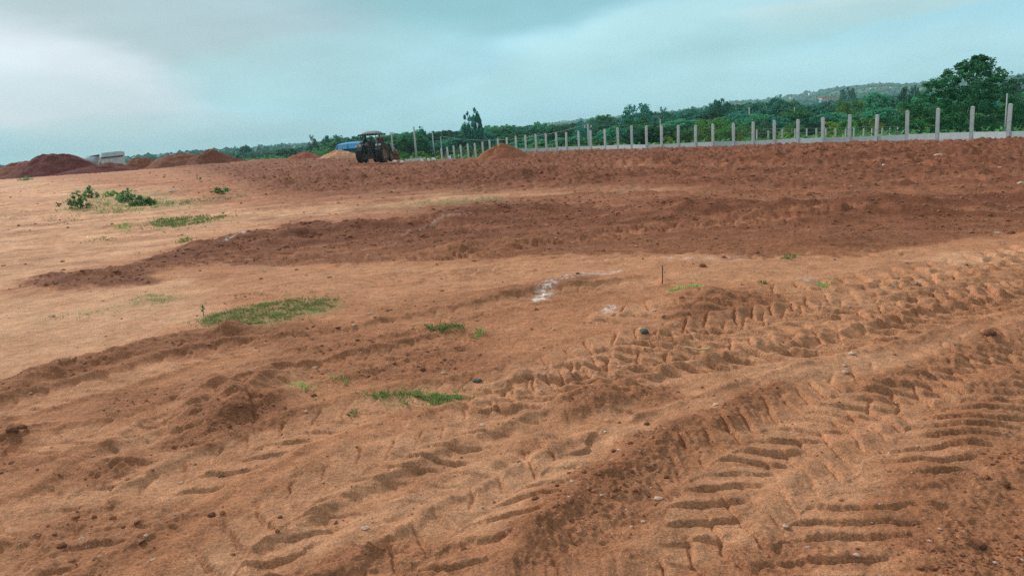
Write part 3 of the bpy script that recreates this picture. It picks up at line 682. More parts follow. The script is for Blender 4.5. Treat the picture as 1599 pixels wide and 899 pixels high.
def house(px, py, wpx, hpx, D, wall, roof, label, stor=1):
    D = 450.0
    while D < 2000 and at(px, py+hpx, D).z > gz1(at(px, py, D).x, D) + 2.0: D += 12
    p = at(px, py+hpx, D); w_ = wpx*D/FPX; h = hpx*D/FPX; e = empty('house', p); tag(e, label, 'house', 'far houses on the hillside')
    mb = MB(); mb.box((0, 0, h/2-1.5), (w_, w_*.3+3, h+3)); mb.build('wall', wall, e)
    mb = MB(); mb.box((0, 0, h+.15*h/2+.02), (w_*1.08, w_*.33+3.3, .16*h)); mb.build('roof', roof, e)
    k = max(2, int(wpx/4)); h *= 1
    for i in range(k):
        mb = MB(); mb.box((-w_/2+w_*(i+.5)/k, -(w_*.3+3)/2-.06, h*.5), (w_/k*.42, .1, h*.45)); mb.build('window', M['slategrey'], e)
house(1293, 152, 24, 4, 900, M['pinkw'], M['roofr'], 'long pink house with red roof on the hillside right of centre')
house(1285, 158, 9, 5, 620, M['wallb'], M['wallb'], 'small bright blue house among trees below the pink one')
house(1266, 145, 6, 2.5, 1000, M['wallw'], M['wallw'], 'tiny white house on the slope left of the pink house')
house(1236, 152, 5, 2.5, 950, M['wallw'], M['wallw'], 'lowest tiny white house above the tree belt right of centre')
house(1375, 137, 16, 3, 1050, M['pinkw'], M['pinkw'], 'pale pink house high on the hill behind the yellowish tree')
house(1361, 137.5, 4, 2.5, 1050, M['wallw'], M['roofr'], 'tiny white house just left of the pale pink hill house')
house(1392, 136.5, 4, 2, 1080, M['wallw'], M['wallw'], 'tiny white house just right of the pale pink hill house')
house(880, 188.5, 8, 1.8, 800, M['wallw'], M['wallw'], 'faint white house on the low wooded rise above the fence middle')
house(321, 239, 7, 2.2, 700, M['wallw'], M['wallw'], 'faint white house at the skyline above the left soil mounds')

# ------------------------------------------------------------------ trees
def leaf_cloud(centers, radii, per, size, flat=.75, seed=0):
    """leaf quads scattered through clumps; returns vertices, quads and a tone per face, random but paler towards clump tops"""
    g = np.random.default_rng(seed); n = len(centers)*per
    c = np.repeat(centers, per, 0); rd = np.repeat(radii, per, 0)[:, None]
    d = g.normal(size=(n, 3)); d /= np.linalg.norm(d, axis=1)[:, None]; rad = g.random((n, 1))**.4
    p = c + d*rad*rd*np.array([1, 1, flat])
    s = size*g.uniform(.55, 1.3, (n, 1)); a = g.normal(size=(n, 3)) + d*.0; a /= np.linalg.norm(a, axis=1)[:, None]
    nrm = g.normal(size=(n, 3)) + d*1.2 + np.array([0, 0, .7]); b_ = np.cross(nrm, a); b_ /= np.linalg.norm(b_, axis=1)[:, None]; a = np.cross(b_, nrm); a /= np.linalg.norm(a, axis=1)[:, None]
    V_ = np.stack([p-a*s, p+b_*s*.55, p+a*s, p-b_*s*.55], 1).reshape(-1, 3); Q_ = np.arange(n*4).reshape(-1, 4)
    r_ = np.clip(np.repeat(g.random(len(centers)), per)*.5 + g.random(n)*.4 + .12*d[:, 2], 0, 1)  # random tone, slightly paler towards the top of each clump
    return V_, Q_, r_
def leaf_mesh(name, V_, Q_, r_, material):
    me = np_mesh(name, V_, Q_, material); a = me.attributes.new('tone', 'FLOAT', 'FACE'); a.data.foreach_set('value', r_.astype(np.float32)); return me
def crown_pts(kind, n, seed):
    """clump centres in a unit tree (height 1, half width about .5)"""
    g = np.random.default_rng(seed); pts = []; rad = []
    while len(pts) < n:
        x, y, z = g.uniform(-.5, .5), g.uniform(-.5, .5), g.uniform(0, 1)
        if kind == 'round': env = math.sqrt(max(0, 1-((z-.55)/.45)**2))*.5*(1+.25*math.sin(3*math.atan2(y, x)+seed)) if z > .12 else 0
        elif kind == 'flat': env = .5*math.sqrt(max(0, 1-((z-.72)/.28)**2))
        elif kind == 'tall': env = .5*(.35+.65*math.sin(math.pi*min(1, max(0, (z-.08)/.95)))) if z > .12 else 0
        elif kind == 'cone': env = .5*(1.02-z)**.8 if z > .08 else 0
        elif kind == 'bush': env = .5*math.sqrt(max(0, 1-(z*1.0)**2.2))
        elif kind == 'wide': env = .5*math.sqrt(max(0, 1-((z-.45)/.5)**2)) * (.85+.3*math.sin(5*z+seed))
        rr_ = math.hypot(x, y)
        if rr_ < env and rr_ > env*g.random()**.6*.9: 
            pts.append((x, y, z)); rad.append(g.uniform(.07, .15))
    pts = np.array(pts); rad = np.array(rad)
    if kind != 'bush': pts[:, 2] = pts[:, 2]*.95/(pts[:, 2]+rad*.5).max()
    w_ = np.abs(pts[:, :2]).max()+.03; pts[:, :2] *= .5/w_
    return pts, rad
def limbs(pts, seed, n=7, z0=.1, th=.022):
    mb = MB(); g = random.Random(seed); top = .62
    mb.tube([(0, 0, -.06), (g.uniform(-.02, .02), g.uniform(-.02, .02), .22), (g.uniform(-.04, .04), 0, top)], [th*1.4, th, th*.35], 6)
    for k in range(n):
        p = Vector(pts[g.randrange(len(pts))]); s = Vector((0, 0, z0 + (min(p.z, top)-z0)*g.uniform(.2, .6)))
        mb.tube([s, s.lerp(p, .5)+Vector((0, 0, .02)), p], [th*.5, th*.33, th*.15], 5)
    return mb
TREES = {}
def make_variant(key, kind, nclump, per, leaf, material, seed, xs=1.0, flat=.75, radk=1.0):
    pts, rad = crown_pts(kind, nclump, seed); V_, Q_, r_ = leaf_cloud(pts, rad*radk, per, leaf, flat, seed)
    if kind == 'bush': V_[:, 2] = np.abs(V_[:, 2])
    me = leaf_mesh('crown', V_, Q_, r_, material); tm = limbs(pts, seed).build('trunk', M['bark']); tme = tm.data; bpy.data.objects.remove(tm)
    TREES[key] = (me, tme)
for i in range(3): make_variant(('round', i), 'round', 85, 44, .038, LM['dark'], 40+i)
for i in range(2): make_variant(('flat', i), 'flat', 70, 42, .038, LM['dark'], 50+i, flat=.5)
for i in range(2): make_variant(('mid', i), 'round', 85, 44, .038, LM['mid'], 60+i)
for i in range(2): make_variant(('wide', i), 'wide', 90, 44, .036, LM['mid'], 66+i)
make_variant(('slender', 0), 'tall', 95, 70, .030, LM['dark'], 73, radk=.8)
make_variant(('column', 0), 'tall', 60, 36, .030, LM['dark'], 74)
make_variant(('cone', 0), 'cone', 70, 36, .030, LM['dark'], 75)
for i in range(2): make_variant(('bush', i), 'bush', 60, 34, .034, LM['scrub'], 80+i)
make_variant(('bright', 0), 'bush', 55, 34, .036, LM['bright'], 84); make_variant(('bright', 1), 'round', 70, 34, .032, LM['bright'], 85)
make_variant(('yellow', 0), 'bush', 50, 34, .036, LM['yellow'], 86)
def tree(px, top, D, wpx, kind, idx, label, group=None, name='tree', cat='tree', basez=None, depth=1.0):
    pt = at(px, top, D); zg = gz1(pt.x, pt.y) if basez is None else basez
    H = max(pt.z - zg, .6); W = wpx*D/FPX
    me, tme = TREES[(kind, idx)]
    e = empty(name, (pt.x, pt.y, zg), random.uniform(0, 6.28)); e.scale = (W, W*depth, H); tag(e, label, cat, group)
    c = link('crown', me, e); 
    if kind not in ('bush', 'bright', 'yellow') or idx == 1: link('trunk', tme, e)
    return e
# notable trees, each told apart by its shape and neighbours
BT = 46
NOTABLE = [
    (735, 165, 120, 32, 'slender', 0, 'tall slender sparse tree standing alone above the belt behind the far fence posts'),
    (487, 209, 190, 16, 'column', 0, 'narrow upright tree left of the blue shelter'),
    (514, 210, 175, 34, 'round', 0, 'round dark tree directly behind the blue shelter'),
    (382, 225, 260, 16, 'flat', 0, 'small flat topped tree above the left soil mounds'),
    (368, 227, 265, 12, 'column', 0, 'small narrow tree just left of the flat topped one'),
    (445, 231, 170, 38, 'round', 1, 'low bushy tree above the red soil mound'),
    (655, 196, 130, 26, 'round', 2, 'dark tree with a square top by the tall pale pole'),
    (640, 202, 128, 36, 'wide', 0, 'bushy dark tree just left of the tall pale pole'),
    (562, 209, 150, 40, 'round', 1, 'dark round tree behind the tractor canopy'),
    (610, 211, 145, 34, 'wide', 1, 'leafy tree above the front blade of the tractor'),
    (690, 202, 150, 60, 'flat', 1, 'wide umbrella shaped tree between the tall pole and the slender tree'),
    (776, 194, 135, 48, 'wide', 0, 'dense dark tree right of the slender tree above the soil mound'),
    (845, 188, 150, 32, 'mid', 0, 'rounded lighter green tree above the middle of the fence'),
    (906, 181, 95, 36, 'cone', 0, 'dark conical tree behind the thin mid fence pole'),
    (940, 178, 160, 44, 'wide', 1, 'broad tree between the conical tree and the big round one'),
    (998, 160, 130, 52, 'round', 0, 'large round crowned tree standing highest above the middle of the fence'),
    (1037, 165, 120, 24, 'column', 0, 'narrow dark tree right beside the large round crowned tree'),
    (1123, 151, 150, 34, 'round', 1, 'round topped tree breaking the skyline where the hill begins'),
    (1182, 151, 170, 16, 'cone', 0, 'small spiky topped tree left of the white hillside houses'),
    (1216, 147, 170, 34, 'round', 2, 'dark rounded tree below the first hillside houses'),
    (1325, 134, 330, 26, 'round', 1, 'bluish domed tree far off at the foot of the hill'),
    (1366, 141, 105, 44, 'mid', 1, 'tree with sunlit yellowish top in front of the hill'),
    (1322, 152, 98, 42, 'bright', 1, 'light green tree left of the yellowish topped tree'),
    (1418, 133, 150, 34, 'round', 0, 'dark tree just left of the large leafy tree'),
    (1592, 116, 170, 70, 'round', 2, 'dark bluish tree at the right edge of the photo'),
    (1592, 152, 62, 60, 'wide', 0, 'lower green tree at the right edge behind the last fence post'),
]
for a in NOTABLE: tree(*a)
# belt: rows of mixed trees
TOPS = [(350, 238), (430, 236), (480, 230), (520, 214), (600, 211), (640, 206), (680, 209), (720, 203), (760, 197), (800, 198), (850, 195), (900, 191), (950, 184), (1000, 178), (1050, 172), (1100, 167), (1150, 162), (1200, 156),
        (1250, 161), (1300, 157), (1350, 153), (1400, 150), (1450, 145), (1560, 142), (1700, 130)]
def topy(x): return float(np.interp(x, [a for a, b_ in TOPS], [b_ for a, b_ in TOPS]))
g = random.Random(5)
SEEN = set()
ORD = ['first', 'second', 'third', 'fourth', 'fifth', 'sixth', 'seventh', 'eighth', 'ninth', 'tenth', 'eleventh', 'twelfth', 'thirteenth', 'fourteenth', 'fifteenth', 'sixteenth', 'seventeenth', 'eighteenth', 'nineteenth', 'twentieth',
       'twenty first', 'twenty second', 'twenty third', 'twenty fourth', 'twenty fifth', 'twenty sixth', 'twenty seventh', 'twenty eighth', 'twenty ninth', 'thirtieth', 'thirty first', 'thirty second', 'thirty third', 'thirty fourth', 'thirty fifth', 'thirty sixth', 'thirty seventh']
def whereto(px, what):
    xs = [p[0] for p in POSTS[1:]]
    if px < 560:
        lm = [(200, 'above the grey shed'), (250, 'above the small rounded brown mound'), (305, 'above the broad brown mound'), (348, 'above the steep brown mound'), (400, 'right of the steep brown mound'), (450, 'above the very low soil heap'), (500, 'above the red mound'), (560, 'behind the pale sandy mound')]
        spot = next(t for x_, t in lm if px < x_ or x_ == 560)
    elif px < xs[-1]: spot = 'just left of where the fence posts begin' if px > 660 else 'between the tractor and the tall pale pole' if px < 646 else 'just right of the tall pale pole'
    elif px > xs[0]: spot = 'at the right edge beyond the last fence post'
    else:
        i = min(range(len(xs)), key=lambda k: abs(xs[k]-px)); d = px-xs[i]
        spot = ('behind' if abs(d) < 5 else 'left of' if d < 0 else 'right of') + ' the %s fence post from the right' % ORD[i]
    for adj in ('', 'another ', 'a further ', 'one more ', 'yet another '):
        l = (adj + what + ' ' + spot)
        if l not in SEEN: SEEN.add(l); return l
    return what + ' ' + spot
def row(x0, x1, step, D, dD, dy, dyr, wmin, wmax, kinds, label, group, name='tree', cat='tree'):
    x = x0
    while x < x1:
        k, i = g.choice(kinds); tree(x, topy(x)+dy+g.uniform(-dyr, dyr), D+g.uniform(-dD, dD), g.uniform(wmin, wmax), k, i, whereto(x, label[1:]) if label[0] == '@' else label, group, name, cat); x += step*g.uniform(.7, 1.3)
DK = [('round', 0), ('round', 1), ('round', 2), ('flat', 0), ('flat', 1), ('mid', 0), ('wide', 0)]
row(345, 1640, 15, 330, 60, 0, 4, 22, 36, DK, 'bluish distant tree in the back row of the tree belt', 'distant back row trees of the belt')
row(545, 1640, 16, 210, 30, 0, 4, 34, 52, DK, '@dark middle row tree', 'middle row trees of the belt')
row(600, 1640, 20, 135, 18, 7, 6, 42, 66, DK + [('mid', 1), ('wide', 1)], '@dense green belt tree', 'front row trees of the belt')
row(820, 1640, 28, 96, 8, 18, 7, 44, 70, [('wide', 0), ('wide', 1), ('mid', 0), ('mid', 1), ('round', 1), ('bright', 1)], '@low leafy tree', 'low trees close behind the fence')
row(620, 1640, 20, 88, 6, 31, 6, 30, 48, [('bush', 0), ('bright', 0), ('bush', 1), ('bright', 0)], '@rounded green bush', 'bushes behind the fence', 'bush', 'bush')
row(345, 640, 15, 150, 30, 9, 4, 24, 40, [('bush', 0), ('bush', 1), ('mid', 0)], '@low dark bush', 'bushes beyond the left of the field', 'bush', 'bush')
row(345, 560, 22, 235, 20, 2, 4, 22, 40, DK, '@small hazy tree', 'hazy trees beyond the left mounds')
row(180, 350, 17, 520, 60, 5, 2, 14, 26, DK, '@tiny bluish skyline tree', 'tiny trees on the left skyline')
for px, ty, wpx, lab in ((1297, 186, 34, 'yellow flowering bush behind a fence post right of centre'), (1370, 190, 26, 'yellowish bush left of the pale post below the lit tree'), (1160, 206, 22, 'small yellow green bush behind the fence under the dark trees'),
                        (1043, 211, 22, 'small yellow bush behind the fence below the round tree'), (1228, 200, 30, 'light green bush behind the fence between two posts'), (1440, 196, 30, 'pale green bush just left of the large leafy tree')):
    tree(px, ty, 72, wpx, 'yellow', 0, lab, 'yellow green bushes', 'bush', 'bush')
# large leafy tree at the right
gg = np.random.default_rng(99); pts = []; rad = []
OUT = [(0, .90, .03), (.15, .96, .0), (.3, .98, .0), (.45, .92, -.02), (.6, .80, -.02), (.72, .68, .0), (.82, .50, .03), (.92, .27, .08), (1, .07, .12)]
while len(pts) < 620:
    z_ = gg.random(); hw = np.interp(z_, [o[0] for o in OUT], [o[1] for o in OUT])*.5; cx = np.interp(z_, [o[0] for o in OUT], [o[2] for o in OUT])
    a = gg.uniform(0, 6.28); q_ = gg.random()**.45*hw*(1+.10*math.sin(4*a+9*z_))
    if gg.random() > .3+.7*(hw/.49)**1.3: continue
    pts.append((cx+q_*math.cos(a), q_*math.sin(a)*.8, z_*.97)); rad.append(gg.uniform(.022, .050)*(1 if z_ < .9 else .7))
pts = np.array(pts); rad = np.array(rad); V_, Q_, r_ = leaf_cloud(pts, rad, 60, .0105, .95, 5)
pt = at(1512, 84, BT); pb = at(1505, 214, BT); zg = gz1(pb.x, pb.y); H = pt.z-zg; W = 168*BT/FPX/.86
e = empty('tree', (pb.x-.1, pb.y, zg)); e.scale = (W, W, H); tag(e, 'large leafy tree with a ragged open top, tallest at the right behind the fence', 'tree')
link('crown', leaf_mesh('crown', V_, Q_, r_, LM['mid']), e)
mb = limbs(pts, 3, 22, .1, .010); mb.build('trunk', M['bark'], e)

# ground cover between the fence and the trees
n = 5200; az = gg.uniform(-.14, .62, n); q_ = 1 + gg.random(n)**1.3*1.2; r0 = edge_r(az)*q_+1.5; x = r0*np.sin(az); y = r0*np.cos(az)
c = np.stack([x, y, gz(x, y)+.12], 1); V_, Q_, r_ = leaf_cloud(c, gg.uniform(.25, .6, n), 7, .20, .7, 12)
tag(link('scrub', leaf_mesh('scrub', V_, Q_, r_, LM['scrub'])), 'green scrub covering the ground between fence and trees', 'ground cover', kind='stuff')
n = 1800; az = gg.uniform(-.62, -.12, n); q_ = 1.05 + gg.random(n)*1.2; r0 = edge_r(az)*q_; x = r0*np.sin(az); y = r0*np.cos(az)
c = np.stack([x, y, gz(x, y)+.2], 1); V_, Q_, r_ = leaf_cloud(c, gg.uniform(.4, 1.0, n), 8, .30, .7, 14)
tag(link('scrub', leaf_mesh('scrub', V_, Q_, r_, LM['scrub'])), 'dull green scrub on the low land beyond the soil mounds', 'ground cover', kind='stuff')
# far woodland: small crowns over the hills
n = 24000; az = gg.uniform(-.75, .78, n); r0 = 380*(2350/380)**gg.random(n); x = r0*np.sin(az); y = r0*np.cos(az)
keep = fbm(x/120, y/120, 3, 400) > -.22; x, y, r0 = x[keep], y[keep], r0[keep]; n = len(x)
s = gg.uniform(1.6, 3.4, n)*(1+r0/2600); c = np.stack([x, y, gz(x, y)+s*.35], 1)
ico = np.array([(0, 0, 1), (.89, 0, .45), (.28, .85, .45), (-.72, .53, .45), (-.72, -.53, .45), (.28, -.85, .45), (.72, .53, -.45), (-.28, .85, -.45), (-.89, 0, -.45), (-.28, -.85, -.45), (.72, -.53, -.45), (0, 0, -1)])
icf = np.array([(0, 1, 2), (0, 2, 3), (0, 3, 4), (0, 4, 5), (0, 5, 1), (1, 6, 2), (2, 7, 3), (3, 8, 4), (4, 9, 5), (5, 10, 1), (6, 7, 2), (7, 8, 3), (8, 9, 4), (9, 10, 5), (10, 6, 1), (11, 7, 6), (11, 8, 7), (11, 9, 8), (11, 10, 9), (11, 6, 10)])
def icos(c, s, material, name, jit=.3, flat=.75, seed=0, smooth=False, rv=None):
    g_ = np.random.default_rng(seed); n = len(c); a = g_.uniform(0, 6.28, n); ca_, sa_ = np.cos(a)[:, None], np.sin(a)[:, None]
    d = ico[None]*(1+g_.uniform(-jit, jit, (n, 12, 1))); sx = g_.uniform(.75, 1.3, (n, 1)); x = d[..., 0]*sx; y = d[..., 1]; z = d[..., 2]*flat*g_.uniform(.75, 1.2, (n, 1))
    P = np.stack([x*ca_-y*sa_, x*sa_+y*ca_, z], -1)*s[:, None, None] + c[:, None]
    F_ = (icf[None] + (np.arange(n)*12)[:, None, None]).reshape(-1, 3); me = np_mesh(name, P.reshape(-1, 3), F_, material, smooth)
    at_ = me.attributes.new('tone', 'FLOAT', 'FACE'); at_.data.foreach_set('value', np.repeat(g_.random(n) if rv is None else rv, 20).astype(np.float32)); return me
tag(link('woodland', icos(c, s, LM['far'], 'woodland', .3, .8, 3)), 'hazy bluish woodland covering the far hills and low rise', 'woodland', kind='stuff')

# ------------------------------------------------------------------ clods and stones
n = 110000; az = gg.uniform(-.72, .72, n); r0 = 2.7*(75/2.7)**(gg.random(n)**1.15); x = r0*np.sin(az); y = r0*np.cos(az)
fi = np.clip(np.interp(np.log(r0), lr_, np.arange(nr)).astype(int), 0, nr-1); fj = np.clip(((az+aw)/(2*aw)*939).astype(int), 0, 939)
ro = GR_.reshape(nr, na)[fi, fj]; dkv = GD.reshape(nr, na)[fi, fj]; ins = GI.reshape(nr, na)[fi, fj]
keep = (gg.random(n) < (np.clip(ro-.25, 0, 1)**1.5*(.5+.5*sstep(8, 12, r0)) + .012)*(.4+1.2*(fbm(x/.5, y/.5, 3, 410) > .05))) & (ins > .9)
x, y, r0 = x[keep], y[keep], r0[keep]; n = len(x); s = .0034*(1/np.maximum(gg.random(n), .012))**.42*(1+r0/9)**.8*(1+1.2*sstep(8, 16, r0)); s = np.minimum(s, .009+.0020*r0)
print('clods', n)
tag(link('soil_crumbs', icos(np.stack([x, y, gz(x, y)-s*.05], 1), s, M['clod'], 'soil_crumbs', .38, .75, 8)), 'loose crumbs of dark red soil scattered over the ridges', 'soil crumbs', kind='stuff')
n = 800; az = gg.uniform(-.72, .72, n); r0 = 2.7*(70/2.7)**gg.random(n); x = r0*np.sin(az); y = r0*np.cos(az); k_ = r0 < edge_r(az)*.98; x, y, r0 = x[k_], y[k_], r0[k_]
s = .0035*(1/np.maximum(gg.random(len(x)), .02))**.4*(1+r0/7)**.6
tag(link('gravel', icos(np.stack([x, y, gz(x, y)+s*.15], 1), s, M['stone'], 'gravel', .3, .6, 9)), 'pale bits of gravel scattered over the red soil', 'gravel', kind='stuff')
def rock(px, py, wpx, material, name, cat, label, group=None, flat=.7, seed=0):
    p = gpt(px, py); s_ = wpx*p.y/FPX/2*.85
    import bmesh
    bm = bmesh.new(); bmesh.ops.create_icosphere(bm, subdivisions=3, radius=1)
    for v in bm.verts:
        q_ = v.co*1.7 + Vector((seed*3.1, seed, 0)); k = 1+.28*float(perlin(q_.x+q_.z*.7, q_.y-q_.z*.5, seed)) + .12*float(perlin(q_.x*2.6, q_.y*2.6+q_.z*2.6, seed+3)); v.co *= k; v.co.z *= flat; v.co.z = max(v.co.z, -.45)
    me = bpy.data.meshes.new(name); bm.to_mesh(me); bm.free(); me.materials.append(material); me.polygons.foreach_set('use_smooth', [True]*len(me.polygons))
    o = link(name, me, loc=p+Vector((0, 0, s_*flat*.12))); o.scale = (s_, s_, s_); o.rotation_euler = (0, 0, seed*1.3); tag(o, label, cat, group); return o
CG = 'large loose clods of dark soil'
for i, (px, py, w_, lab) in enumerate([
    (1097, 416, 14, 'single dark clod on pale ground right of the thin stake'), (1010, 662, 11, 'dark clod at the upper end of the loose central ridge'), (958, 704, 10, 'round dark clod lowest in the line beside the pale rut'),
    (984, 692, 10, 'dark clod between two others beside the pale rut'), (889, 739, 9, 'dark clod left of the loose central ridge'), (870, 758, 9, 'pair end clod resting low on the ridge flank'), (836, 779, 14, 'broad flat clod on the ridge shoulder near bottom centre'),
    (1040, 745, 10, 'lone clod right of the loose ridge inside the tread track'), (368, 603, 20, 'oval dark clod on top of the soil heap at left'), (490, 618, 12, 'dark clod at the right foot of the left soil heap'),
    (330, 805, 16, 'flat clod on the smooth ground at bottom left'), (97, 853, 18, 'dark crumbly lump near the bottom left corner'), (345, 740, 12, 'clod on the small mound below the left heap'), (437, 808, 10, 'small lump with a pale side at bottom left of centre'),
    (1569, 757, 20, 'round dark clod by the right edge near the bottom'), (1530, 852, 24, 'crumbly dark lump near the bottom right corner'), (1430, 818, 16, 'dark clod right of the deepest tread marks'), (1545, 528, 22, 'large brown clod on the right ridge'),
    (768, 348, 12, 'dark clod on the red band above the lime line'), (1578, 365, 14, 'dark square clod at the right edge on the red band'), (1130, 402, 8, 'small clod in the pale strip right of the stake clod'), (20, 676, 22, 'dark crumbly lump at the left edge'), (35, 668, 16, 'smaller lump behind the left edge lump'),
    (660, 577, 12, 'clod among broken soil above the lower grass strip')]):
    rock(px, py, w_, M['clod'], 'soil_clod', 'soil clod', lab, CG, .72, i+1)
for i, (px, py, w_, lab) in enumerate([(1357, 242, 14, 'pale boulder on the far soil below the fence at right'), (1328, 240, 7, 'small pale stone left of the pale boulder'), (1465, 246, 18, 'flat pale stone below the large tree'), (1562, 262, 16, 'flat whitish stone near the right edge'),
    (1290, 240, 6, 'tiny pale stone on far soil below the fence'), (1072, 252, 8, 'pale stone on far dark soil right of the soil mound'), (858, 245, 6, 'pale stone at the right foot of the brown mound'), 
    (1012, 535, 7, 'small pale stone beside the dark rags'), (1262, 855, 12, 'pale stone in the broken soil at bottom right'), (590, 662, 6, 'pale pebble below the lower grass strip'), (922, 628, 7, 'round pebble on the small dark ridge'), (145, 712, 8, 'pale stone on the dark bank at left'),
    (274, 803, 7, 'pale pebble on the smooth ground at bottom left'), (1125, 738, 9, 'pale stone in the tread track at right of centre'), (270, 302, 14, 'flat pale stone in the grass near the shrubs'), (1595, 283, 14, 'grey stone cut by the right edge of the photo')]):
    rock(px, py, w_, M['stone'], 'stone', 'stone', lab, 'pale stones lying on the soil', .55, i+40)

# ------------------------------------------------------------------ small things on the ground
rock(1006, 522, 17, M['rag'], 'rag', 'rag', 'dark grey rag lying on the churned soil in the middle', None, .7, 61)
rock(1029, 530, 22, M['rag'], 'rag', 'rag', 'flatter mud covered rag right beside the dark grey one', None, .35, 62)
rock(1113, 555, 18, M['rag'], 'root_lump', 'root lump', 'dark root lump at the end of the dry twig', None, .4, 63)
rock(745, 594, 18, M['rag'], 'scrap', 'scrap', 'crumpled dark scrap right of the lower grass strip', None, .35, 64)
p0, p1 = gpt(1052, 544), gpt(1108, 553)
tw = empty('twig', p0); tag(tw, 'thin dry twig with a root lump on the churned soil', 'twig')
mb = MB(); k = p1-p0; mb.tube([Vector((0, 0, .02)), k*.35+Vector((0, 0, .03)), k*.7+Vector((0, 0, .022)), k+Vector((0, 0, .035))], [.003, .005, .006, .009], 6); mb.build('stem', M['twig'], tw)
mb = MB(); mb.tube([k*.72+Vector((0, 0, .02)), k*.73+Vector((.004, -.05, -.01))], [.004, .002], 5); mb.build('side_shoot', M['twig'], tw)
p = gpt(1034, 443); q_ = at(1034.5, 414, p.y); st = MB(); st.tube([p-Vector((0, 0, .06)), q_], [.006, .005], 6); tag(st.build('stake', M['rust']), 'thin rusty rod standing upright in the soil', 'stake')
for i, (px, py, w_, m_, lab) in enumerate([(1432, 437, 9, 'bluescrap', 'blue plastic scrap on pale ground right of centre'), (1395, 449, 8, 'bluescrap', 'dull blue scrap left of the brighter one'), (1416, 411, 6, 'bluescrap', 'small blue grey scrap up the slope from the others'), (1303, 406, 6, 'bluescrap', 'tiny blue scrap at the foot of the red band'),
        (1055, 508, 5, 'paper', 'tiny whitish scrap on the churned ridge'), (945, 676, 5, 'paper', 'small white scrap in the pale rut near bottom centre'), (1193, 525, 4, 'paper', 'white speck of plastic in the tread marks'), (1380, 243, 5, 'paper', 'white speck beside the pale boulder')]):
    p = gpt(px, py); s_ = w_*p.y/FPX/2; mb = MB(); vs = []
    for a in range(8): rr_ = s_*random.uniform(.6, 1.15); vs.append((rr_*math.cos(a*.785), rr_*math.sin(a*.785)*.8, s_*random.uniform(.05, .7)))
    vs.append((0, 0, s_*.9)); mb.add(vs, [(a, (a+1) % 8, 8) for a in range(8)]); o = mb.build('scrap', M[m_]); o.location = p; o.modifiers.new('s', 'SOLIDIFY').thickness = .003; tag(o, lab, 'scrap', 'litter scraps on the soil')
for i, (px, py, w_, h_, lab) in enumerate([(702.5, 246, 5, 8, 'small upright white bag on the field edge right of the poles'), (659, 250, 5, 6, 'leftmost white bag beside the far fence line'), (669, 249, 5, 7, 'second white bag from the left along the field edge'), (677, 248, 8, 6, 'wide white bag just left of the thin pole'),
        (616, 253, 9, 5, 'white sack under the front of the tractor attachment'), (628, 251.5, 7, 5, 'white sack just right of the tractor attachment')]):
    Dp = 67 if px < 650 else 66; p = at(px, py, Dp); s_ = w_*Dp/FPX/2; hh = h_*Dp/FPX; import bmesh
    bm = bmesh.new(); bmesh.ops.create_icosphere(bm, subdivisions=2, radius=1)
    for v in bm.verts: v.co.x *= s_*(1-.25*max(0, v.co.z)); v.co.y *= s_*.7; v.co.z = (v.co.z*.5+.4)*hh; v.co *= 1+.12*math.sin(v.co.x*19+v.co.z*13)
    me = bpy.data.meshes.new('white_bag'); bm.to_mesh(me); bm.free(); me.materials.append(M['bag']); p.z = gz1(p.x, p.y) if gz1(p.x, p.y) > p.z-.4 else p.z
    tag(link('white_bag', me, loc=p), lab, 'bag', 'white bags along the field edge')
p0, p1 = at(632, 249, 75), at(664, 246.5, 75); quad_box('kerb_stone', [p0-Vector((0, 0, .5)), p1-Vector((0, 0, .5)), p1, p0], .3, M['white']); tag(bpy.data.objects['kerb_stone'], 'long low white wall strip at the field edge right of the tractor', 'low wall')

